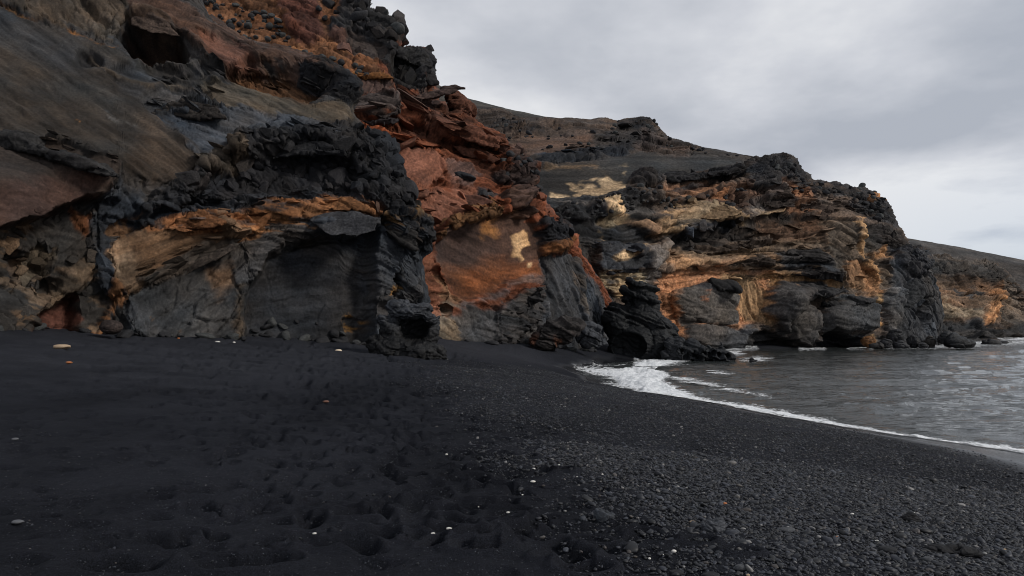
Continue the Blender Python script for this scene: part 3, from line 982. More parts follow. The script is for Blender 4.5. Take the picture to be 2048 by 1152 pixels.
NEAR_TOP = [(-300, -300), (300, -130), (380, -50), (420, 40), (470, 85), (560, 108), (640, 128), (690, 178), (705, 230), (745, 285), (765, 312),
            (798, 362), (806, 420), (832, 465), (838, 540), (852, 590), (858, 700)]
NF = [
    # --- the lower wall, mottled and pitted
    dict(p=[(-300, 390), (215, 385), (250, 480), (235, 580), (190, 700), (-300, 700)], c=(0.046, 0.041, 0.037), facet=.7, rough=1.3),
    dict(p=[(-300, 440), (215, 420), (225, 700), (-300, 700)], c=TAN, patch=0.42, o=.8, e=20),
    dict(p=[(40, 520), (75, 490), (105, 500), (100, 540), (60, 560)], d=-.35, e=16, c=(0.16, .12, .08), o=.7),
    dict(p=[(85, 560), (120, 555), (118, 575), (90, 580)], d=-.6, e=10),
    dict(p=[(10, 505), (45, 500), (48, 540), (20, 570)], d=-.5, e=14, c=CHAR),
    dict(p=[(60, 655), (75, 630), (150, 590), (150, 650), (165, 675), (60, 680)], d=-.8, e=8, c=DRED),
    dict(p=[(105, 560), (180, 520), (185, 540), (150, 585), (60, 655), (80, 620)], d=.25, e=8, c=(0.10, .07, .045), o=.6),
    dict(p=[(135, 410), (185, 425), (172, 470), (160, 455)], c=(0.16, .065, .03), e=6, d=.2),
    # dark blue fold
    dict(p=[(185, 410), (240, 365), (285, 380), (300, 420), (275, 470), (225, 480), (228, 545), (250, 580), (215, 600), (195, 560), (190, 480)],
         c=(0.030, 0.034, 0.041), d=.3, e=16, lump=.1, facet=.9, strata=0, stria=0, ang=.3, rough=1.3),
    dict(p=[(212, 470), (245, 440), (285, 425), (300, 440), (240, 490)], c=(0.16, .09, .05), patch=-.1, d=-.3, e=8, facet=1),
    # grey fan wall
    dict(p=[(240, 610), (300, 560), (400, 520), (490, 480), (500, 560), (490, 640), (478, 700), (300, 700)], c=(0.047, 0.046, 0.046), facet=.6, stria=.5, ang=-.9, e=10, strata=.15),
    dict(p=[(350, 590), (420, 575), (425, 650), (380, 665)], c=(0.10, 0.10, 0.102), e=60, o=.6),
    dict(p=[(420, 540), (470, 520), (480, 570), (440, 600)], c=(0.20, .12, .07), e=30, o=.7),
    dict(p=[(470, 560), (492, 550), (490, 640), (482, 690), (470, 690)], d=.05, e=16, c=(0.085, .062, .044), facet=.7, strata=0),
    dict(p=[(225, 560), (260, 585), (232, 640), (190, 700), (165, 690), (205, 620)], c=(0.20, 0.09, 0.04), patch=-.15, d=.4, b=14, e=6),
    dict(p=[(255, 600), (300, 620), (355, 690), (240, 690)], c=DGREY, d=.5, b=30, e=8),
    dict(p=[(300, 620), (360, 655), (390, 690), (340, 690)], c=(0.14, .085, .05), patch=0, d=.2),
    # tan diagonal shoulder under the orange crust
    dict(p=[(218, 510), (240, 480), (320, 448), (430, 435), (480, 440), (500, 470), (460, 480), (380, 520), (300, 565), (250, 592), (228, 560)],
         c=(0.145, 0.088, 0.052), d=.4, b=30, e=8, stria=1.3, ang=-.52, facet=.12),
    dict(p=[(218, 520), (240, 490), (262, 500), (255, 530), (228, 545)], c=(0.36, .23, .14), e=16, o=.8),
    dict(p=[(270, 560), (400, 490), (470, 478), (480, 490), (400, 520), (300, 575)], c=(0.075, .062, .052), stria=1.5, ang=-.52, d=.2, e=8),
    # black lava blanket with crumbling lip
    dict(p=[(470, 285), (560, 240), (640, 250), (700, 262), (770, 280), (830, 340), (830, 440), (760, 440), (720, 398), (640, 395), (500, 425), (440, 440),
            (330, 445), (280, 455), (290, 420), (310, 385), (390, 362), (412, 335), (470, 330)], c=(0.022, 0.0225, 0.025), lump=.8, facet=.9, strata=0, rough=1.3, d=.35, e=8),
    dict(p=[(470, 325), (560, 310), (640, 300), (700, 330), (740, 370), (700, 385), (600, 372), (520, 385), (430, 412), (360, 415), (400, 370)],
         d=-.9, e=14, c=(0.024, .024, .027), lump=.45, facet=.9, strata=0),
    dict(p=[(300, 455), (310, 420), (360, 405), (470, 395), (560, 380), (690, 378), (720, 395), (640, 396), (500, 424), (400, 440), (330, 448)],
         d=-.45, e=10, c=(0.036, .039, .046), lump=.25, facet=.9, strata=.1),
    # orange crust under it
    dict(p=[(290, 462), (340, 440), (420, 432), (450, 442), (485, 425), (540, 405), (620, 398), (655, 388), (705, 390), (735, 408), (758, 425), (752, 445),
            (690, 428), (620, 432), (540, 440), (500, 462), (440, 470), (330, 470)], c=(0.23, .10, .044), d=.26, e=10, facet=.8, stria=.7, ang=.2),
    dict(p=[(290, 455), (420, 428), (540, 400), (700, 385), (760, 430), (640, 440), (440, 475)], c=(0.05, .042, .04), patch=.30, o=.85),
    dict(p=[(470, 455), (560, 430), (640, 435), (640, 455), (560, 480), (500, 500), (480, 490)], c=(0.30, .15, .07), patch=-.05, e=10, facet=.7),
    dict(p=[(430, 445), (480, 455), (500, 470), (460, 485), (440, 470)], c=(0.2, .13, .085), d=.5, b=12),
    dict(p=[(460, 480), (600, 450), (640, 462), (560, 495), (500, 560), (470, 575)], c=(0.065, .06, .058), facet=.5, d=.1),
    # alcove
    dict(p=[(500, 570), (540, 510), (590, 480), (640, 468), (750, 462), (752, 640), (740, 700), (490, 700), (492, 620)], c=(0.030, 0.030, 0.032), d=-1.2, e=12,
         facet=.18, rough=.6, stria=.4, strata=.1),
    dict(p=[(618, 440), (650, 425), (710, 420), (757, 438), (752, 462), (715, 474), (650, 468)], c=(0.062, .062, .066), d=.75, b=22, e=6, stria=1, ang=-.1, facet=.2),
    dict(p=[(560, 470), (640, 462), (740, 470), (735, 482), (640, 480), (570, 492)], d=-.5, e=8),
    # right pillar
    dict(p=[(735, 480), (760, 455), (790, 440), (860, 460), (870, 700), (745, 700)], c=(0.046, .049, .055), d=.1, e=10, facet=.6, strata=.15),
    dict(p=[(755, 432), (800, 425), (820, 445), (835, 490), (805, 485), (770, 455)], c=(0.13, .075, .035), patch=-.1, d=.6, b=14, e=6, strata=.8, ang=.6),
    dict(p=[(795, 440), (840, 460), (838, 500), (812, 480)], c=BLACK, lump=.8, d=.4, e=8),
    dict(p=[(790, 560), (803, 535), (800, 575), (785, 597)], d=-.9, e=5, c=(0.02, .018, .016)),
    dict(p=[(772, 592), (783, 572), (794, 575), (786, 592)], c=(0.30, .17, .06), e=4),
    dict(p=[(735, 485), (750, 482), (752, 560), (760, 640), (738, 640)], c=(0.06, .063, .07), e=14, o=.6),
    dict(p=[(703, 640), (725, 628), (748, 640), (742, 668), (708, 665)], c=(0.2, .115, .045), patch=-.2, d=-.25, e=6),
    dict(p=[(765, 612), (810, 604), (850, 610), (880, 640), (880, 740), (775, 740)], d=-.55, e=34, c=(0.050, .050, .054), facet=.4, strata=.1),
    # left overhanging block
    dict(p=[(-300, 235), (0, 283), (105, 300), (190, 330), (243, 352), (236, 372), (205, 383), (196, 402), (140, 402), (60, 430), (-20, 458), (-300, 530)],
         c=(0.040, .032, .028), d=1.5, e=6, g=[(60, 280), (110, 400)], g0=.45, stria=1.2, ang=.3, facet=.2, strata=.15),
    dict(p=[(-300, 420), (60, 375), (150, 355), (200, 380), (140, 400), (0, 450), (-300, 520)], c=(0.058, .032, .025), e=30, o=.75),
    dict(p=[(195, 383), (235, 372), (245, 352), (240, 400), (190, 402)], c=BLUEG, d=.5, e=6),
    dict(p=[(-300, 225), (0, 274), (60, 280), (110, 300), (180, 323), (240, 350), (180, 338), (120, 318), (70, 308), (0, 300), (-300, 270)],
         c=(0.026, .025, .025), d=.25, e=4, lump=.5, facet=.8),
    # great slanting slab
    dict(p=[(-300, -170), (0, 18), (60, 46), (150, 80), (232, 108), (285, 130), (330, 165), (270, 200), (290, 228), (348, 265), (390, 302), (405, 332), (386, 352),
            (320, 366), (243, 350), (187, 325), (104, 296), (52, 278), (-300, 225)], c=(0.040, .0345, .030), d=.3, e=5, stria=1.9, ang=R33, facet=.06, rough=.35, strata=.16),
    dict(p=[(290, 240), (390, 300), (404, 332), (386, 352), (330, 362), (270, 330)], c=(0.080, .054, .036), e=70, o=.7),
    dict(p=[(-300, -170), (0, 20), (150, 85), (230, 150), (120, 150), (0, 90), (-300, -60)], c=(0.048, .048, .050), e=40, o=.8),
    dict(p=[(148, 252), (160, 256), (178, 266), (165, 264)], c=(0.4, .19, .06), e=3),
    dict(l=[(60, 190), (150, 240), (260, 310), (330, 350)], r=2, d=-.12, e=5, w=.6),
    dict(l=[(-20, 130), (60, 180), (110, 205), (180, 260)], r=1.5, d=-.12, e=4, w=.6),
    # hollow, root-like ridges
    dict(p=[(152, 118), (175, 113), (195, 122), (205, 140), (180, 145), (160, 135)], d=-.7, e=8, c=CHAR),
    dict(p=[(195, 140), (290, 130), (420, 150), (420, 200), (330, 230), (290, 222), (262, 198), (225, 175)], c=(0.046, .045, .046), d=-.35, e=8, facet=.2, stria=.5, ang=.2),
    dict(l=[(178, 120), (200, 142), (245, 160), (295, 168), (345, 162), (412, 168)], r=4, d=.42, b=8, e=5, c=(0.075, .058, .042), o=.7),
    dict(l=[(282, 126), (335, 134), (390, 127), (430, 128), (460, 152), (430, 160), (350, 150)], r=5, d=.5, b=9, e=5, c=(0.05, .046, .042)),
    dict(p=[(335, 205), (370, 196), (430, 212), (455, 240), (400, 238), (300, 230)], c=(0.035, .032, .03), d=.45, e=5, lump=.4, facet=1),
    dict(p=[(400, 165), (470, 160), (560, 190), (640, 210), (690, 205), (700, 240), (640, 250), (560, 232), (470, 225), (415, 205)],
         c=(0.088, .070, .052), d=.15, e=10, stria=.9, ang=.45, facet=.15, rough=.8),
    dict(p=[(300, 235), (460, 224), (560, 234), (640, 252), (690, 270), (640, 288), (560, 282), (480, 288), (475, 322), (415, 332), (350, 262)],
         c=(0.058, .062, .070), d=.1, e=8, stria=1.0, ang=.3, facet=.3, rough=.7),
    dict(p=[(455, 285), (560, 270), (690, 280), (760, 300), (740, 320), (640, 300), (560, 312), (470, 325)], c=(0.026, .026, .028), lump=.7, d=.6, b=12, e=6),
    dict(p=[(395, 320), (480, 300), (490, 330), (430, 350), (400, 345)], c=(0.07, .055, .042), facet=1.1, d=.3),
    # overhang with warm roof and the ledge above it
    dict(p=[(440, 150), (500, 122), (600, 132), (655, 165), (660, 180), (600, 200), (500, 175)], d=-1.1, e=12, c=(0.10, .052, .028), facet=.8),
    dict(p=[(400, 30), (480, 84), (560, 108), (640, 126), (692, 178), (700, 205), (660, 178), (610, 150), (560, 134), (500, 134), (455, 142), (400, 120), (372, 80), (330, 50), (262, 45), (255, 0), (330, -20)],
         c=(0.082, .050, .038), d=.9, e=6, g=[(480, 90), (470, 140)], g0=.5, facet=.45, stria=.4, ang=.4),
    dict(p=[(380, 72), (440, 78), (500, 110), (515, 128), (455, 138), (410, 120)], c=(0.125, .062, .045), d=-.35, e=7, facet=.2),
    dict(p=[(590, 128), (640, 135), (690, 180), (695, 215), (650, 175), (610, 160)], c=BLACK, facet=.9, d=.2),
    # deep cave and the rocks above it
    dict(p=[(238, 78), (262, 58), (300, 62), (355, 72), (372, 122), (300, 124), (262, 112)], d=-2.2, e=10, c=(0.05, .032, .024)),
    dict(p=[(262, 20), (300, 22), (340, 52), (362, 72), (300, 66), (264, 50)], d=.6, b=12, c=(0.075, .052, .04), stria=.6, ang=.5),
    dict(p=[(0, -200), (250, -120), (258, 40), (235, 70), (215, 95), (150, 75), (60, 40), (0, 12)], c=(0.075, .058, .044), d=.4, e=8, facet=.8, stria=.6, ang=.9),
    dict(p=[(135, 70), (235, 105), (225, 112), (140, 82)], c=(0.20, .09, .03), patch=0, e=5),
    dict(p=[(0, 10), (60, 38), (100, 52), (60, 48), (0, 24)], c=(0.20, .09, .03), patch=0.1, e=5),
    dict(l=[(140, -40), (170, 20), (210, 62)], r=7, d=-.5, e=14),
    # scratches of salt on the slab
    dict(p=[(70, 70), (130, 95), (150, 130), (110, 110)], c=(0.2, .2, .2), patch=.55, o=.6),
    dict(p=[(10, 160), (45, 170), (40, 200), (20, 190)], c=(0.2, .2, .2), patch=.7, o=.5),
    dict(p=[(190, 215), (300, 260), (290, 280), (220, 250)], c=(0.14, .14, .14), patch=.6, o=.5),
]
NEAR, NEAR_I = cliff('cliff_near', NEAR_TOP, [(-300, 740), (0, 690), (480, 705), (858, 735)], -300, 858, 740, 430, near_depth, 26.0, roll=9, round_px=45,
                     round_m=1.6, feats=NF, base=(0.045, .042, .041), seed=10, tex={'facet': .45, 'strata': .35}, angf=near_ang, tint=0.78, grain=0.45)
tag(NEAR, 'tall dark layered sea cliff at the left with a slanting slab and an orange band', 'cliff', kind='structure')


def red_depth(px, py):
    d = np.interp(px, [330, 700, 830, 1000, 1100, 1180, 1245], [44, 45, 46.5, 52, 56.5, 62, 72])
    lean = np.interp(py, [-60, 0, 100, 200, 300, 420, 560, 720], [20, 17.5, 13.5, 9.5, 6.0, 3.0, 1.0, 0])
    return d + lean


RED_TOP = [(330, -90), (640, -60), (700, -22), (722, 4), (735, 26), (785, 42), (792, 75), (802, 96), (850, 104), (858, 140), (862, 166), (880, 182), (905, 208),
           (920, 228), (945, 243), (978, 265), (1008, 300), (1036, 324), (1068, 357), (1090, 393), (1114, 442), (1132, 480), (1165, 520), (1190, 555), (1220, 600),
           (1240, 640), (1245, 705)]
RF = [
    # rubble slope at the top
    dict(p=[(330, -90), (700, -40), (760, 100), (780, 190), (690, 190), (560, 130), (380, 40)], c=(0.15, .068, .034), facet=.8, rough=1.2),
    dict(p=[(590, 60), (625, 55), (620, 100), (575, 95)], c=(0.30, .17, .08), patch=-.1),
    dict(p=[(540, -40), (640, -30), (650, 70), (590, 80), (560, 20)], c=DRED, d=.4, e=8),
    # dark crest rocks
    dict(p=[(665, 40), (700, -30), (740, 10), (800, 40), (800, 100), (860, 100), (880, 175), (820, 170), (760, 120), (690, 100)], c=(0.026, .025, .026), lump=.5, d=.3, e=10, facet=.9),
    dict(p=[(690, 70), (715, 45), (755, 75), (770, 120), (740, 115), (705, 105)], c=(0.055, .042, .036), d=-.7, e=8, facet=.5, lump=0),
    dict(p=[(800, 100), (845, 130), (850, 170), (800, 172), (775, 140)], c=(0.022, .021, .021), d=-1.5, e=10, lump=.1),
    dict(p=[(660, 65), (690, 60), (705, 100), (700, 108), (690, 92)], c=(0.11, .055, .04), e=5),
    dict(p=[(695, 148), (760, 150), (790, 160), (785, 200), (700, 195)], c=(0.075, .045, .036), d=.3, e=8, stria=1.2, ang=1.5, facet=.3),
    dict(p=[(700, 142), (770, 146), (780, 158), (700, 152)], c=(0.25, .10, .03), d=.4, e=4),
    # top plates
    dict(p=[(695, 205), (740, 192), (800, 198), (805, 225), (770, 240), (700, 235)], c=(0.075, .058, .052), d=1.1, e=6, g=[(740, 190), (745, 240)], g0=.4, stria=1.2, ang=.1, facet=.4),
    dict(p=[(800, 190), (860, 170), (905, 180), (925, 215), (890, 240), (840, 215)], c=(0.05, .032, .028), d=-1.4, e=8, facet=.8),
    dict(p=[(760, 195), (900, 168), (930, 178), (860, 190), (780, 206)], c=(0.07, .046, .038), d=1.0, e=4, facet=.5, strata=.6),
    dict(p=[(885, 178), (930, 195), (965, 232), (930, 240), (900, 210)], c=(0.10, .045, .03), d=.8, e=5, facet=1.2, strata=1),
    dict(p=[(830, 222), (880, 225), (940, 255), (1005, 275), (1000, 300), (940, 290), (880, 268), (850, 245)], c=(0.115, .048, .030), d=1.1, e=5, g=[(900, 230), (890, 275)], g0=.3, strata=1.0, ang=.4),
    dict(p=[(800, 240), (850, 248), (900, 272), (880, 292), (830, 275), (800, 262)], d=-1.2, e=7, c=(0.10, .04, .025)),
    dict(p=[(880, 272), (1000, 300), (990, 312), (900, 298)], d=-1.0, e=6, c=(0.08, .035, .024)),
    dict(p=[(700, 240), (1000, 300), (1000, 340), (900, 310), (760, 300)], c=(0.155, .050, .024), strata=1.1, ang=.3, facet=.6, rough=1.3, e=16),
    # smooth panels
    dict(p=[(748, 318), (790, 295), (860, 308), (888, 325), (890, 350), (840, 376), (795, 372), (765, 350)], c=(0.178, .076, .049), d=.5, e=4, stria=.6, ang=-1.0, facet=.05, rough=.3, strata=.05),
    dict(p=[(888, 320), (940, 322), (960, 350), (930, 385), (892, 352)], c=(0.12, .065, .05), d=.3, e=6, stria=.5, ang=-.8, facet=.2),
    dict(l=[(872, 322), (884, 345), (892, 360), (850, 380)], r=2, d=-.5, e=5),
    dict(p=[(790, 385), (860, 375), (940, 380), (990, 400), (960, 420), (880, 440), (830, 470), (790, 440)], c=(0.168, .070, .044), strata=.8, ang=.35, facet=.4, e=8, d=.2),
    dict(p=[(960, 385), (985, 390), (978, 412), (960, 412)], c=CHAR, d=.7, b=8, e=4),
    dict(p=[(740, 300), (840, 380), (850, 500), (800, 480), (760, 400)], c=(0.176, .070, .042), e=20, o=.7, strata=.5, ang=.3),
    # blocky joints at the right
    dict(p=[(1000, 310), (1040, 310), (1062, 335), (1066, 400), (1045, 432), (1010, 400), (992, 350)], c=(0.055, .036, .031), facet=1.9, d=.7, e=8, lump=.3),
    dict(p=[(1060, 330), (1085, 355), (1120, 430), (1100, 440), (1070, 390), (1055, 350)], c=(0.13, .05, .03), facet=.5, d=-.3, e=6, stria=.6, ang=1.2),
    dict(p=[(1080, 350), (1140, 440), (1120, 450), (1090, 400)], c=(0.13, .045, .024), facet=1.2, lump=.4, e=6),
    # crusty ledge, dark panel below with warm foot
    dict(p=[(860, 470), (890, 435), (940, 418), (1000, 405), (1030, 420), (980, 440), (920, 450), (890, 480)], c=(0.14, .07, .032), patch=-.25, d=1.0, e=6, facet=1.2),
    dict(p=[(890, 450), (980, 425), (1060, 430), (1095, 500), (1088, 548), (1040, 560), (980, 585), (930, 600), (905, 560), (885, 500)],
         c=(0.060, .036, .028), d=-.5, e=6, facet=.12, stria=.5, strata=.1),
    dict(p=[(910, 540), (1000, 530), (1088, 535), (1086, 550), (1040, 562), (980, 580), (930, 590)], c=(0.20, .070, .026), e=55, o=.9),
    dict(p=[(968, 440), (990, 438), (1000, 465), (975, 470)], c=(0.30, .14, .05), e=18, o=.8),
    dict(p=[(935, 600), (985, 583), (1045, 560), (1088, 550), (1088, 565), (1040, 575), (990, 598), (950, 610)], c=(0.13, .12, .12), e=12, o=.6),
    dict(p=[(900, 622), (980, 612), (1050, 600), (1090, 596), (1090, 710), (900, 710)], c=(0.074, .069, .067), e=18, facet=.55, strata=.12, stria=.15),
    dict(p=[(1000, 610), (1085, 565), (1100, 640), (1060, 650), (1010, 700), (990, 690)], c=(0.038, .035, .034), strata=1.0, ang=.3, d=.4, e=8),
    # pale scar
    dict(p=[(1032, 468), (1052, 458), (1060, 462), (1064, 488), (1050, 494), (1042, 506), (1054, 520), (1048, 522), (1034, 510), (1036, 488)],
         c=(0.50, .32, .17), d=.12, e=3, w=.7, f=2),
    dict(p=[(1062, 526), (1070, 524), (1068, 534), (1062, 534)], c=(0.45, .3, .17), e=2, w=.4, f=1),
    # black lumps over the brown ledge
    dict(p=[(1080, 450), (1125, 440), (1140, 480), (1110, 500), (1082, 500)], c=(0.022, .022, .025), lump=.9, d=.5, e=6),
    dict(p=[(1082, 498), (1110, 490), (1137, 480), (1136, 500), (1084, 516)], c=(0.16, .07, .03), d=.8, e=4, strata=.5),
    dict(p=[(1085, 515), (1140, 500), (1165, 530), (1190, 560), (1240, 640), (1240, 700), (1095, 700), (1088, 600)], c=(0.046, .048, .053), facet=.4, stria=1.0, ang=1.15, e=6, d=-.2),
    dict(l=[(1150, 520), (1160, 560), (1168, 610), (1178, 650)], r=4, d=.6, b=8, e=6, c=(0.11, .085, .065), o=.8),
    dict(p=[(1160, 545), (1172, 545), (1172, 560), (1160, 562)], c=(0.22, .09, .04), e=5),
    # left foot of the red wall
    dict(p=[(835, 475), (865, 475), (872, 495), (850, 512), (836, 505)], c=(0.14, .145, .155), e=10),
    dict(p=[(830, 520), (880, 500), (890, 560), (905, 600), (900, 640), (850, 640)], c=(0.170, .072, .044), e=16, facet=.5),
    dict(p=[(885, 540), (900, 560), (912, 590), (900, 600), (888, 570)], c=(0.27, .15, .085), e=8, d=.3),
    dict(p=[(860, 640), (890, 630), (912, 640), (908, 700), (860, 700)], c=(0.17, .125, .085), facet=.6, e=8),
    dict(p=[(876, 612), (895, 602), (912, 612), (910, 630), (890, 632)], c=(0.15, .11, .08), d=.6, b=10, e=4),
    dict(p=[(884, 614), (896, 608), (904, 616), (900, 628), (888, 626)], d=-1.3, e=4, c=(0.05, .04, .034)),
    dict(l=[(885, 480), (880, 530), (892, 570)], r=2, d=-.6, e=6),
]
REDC, RED_I = cliff('cliff_red', RED_TOP, [(330, 700), (830, 712), (1000, 705), (1245, 712)], 330, 1245, 540, 380, red_depth, 54.0, roll=22, round_px=35, round_m=3.0,
                    feats=RF, base=(0.142, .049, .026), seed=30, tint=.92, grain=.55, tex={'facet': .5, 'strata': .6}, angf=lambda px, py: np.interp(px, [330, 800, 1000, 1100, 1245], [.45, .35, .45, .9, 1.1]))
tag(REDC, 'rust red sea cliff with jutting plates in the middle of the bay', 'cliff', kind='structure')


def head_depth(px, py):
    d = np.interp(px, [1040, 1130, 1230, 1340, 1500, 1700, 1830, 1875], [74, 78, 81, 89, 96, 101, 108, 116])
    lean = np.interp(py, [300, 340, 400, 470, 560, 640, 720], [14, 11.5, 7.5, 3.5, 1.5, 0.5, 0])
    return d + lean


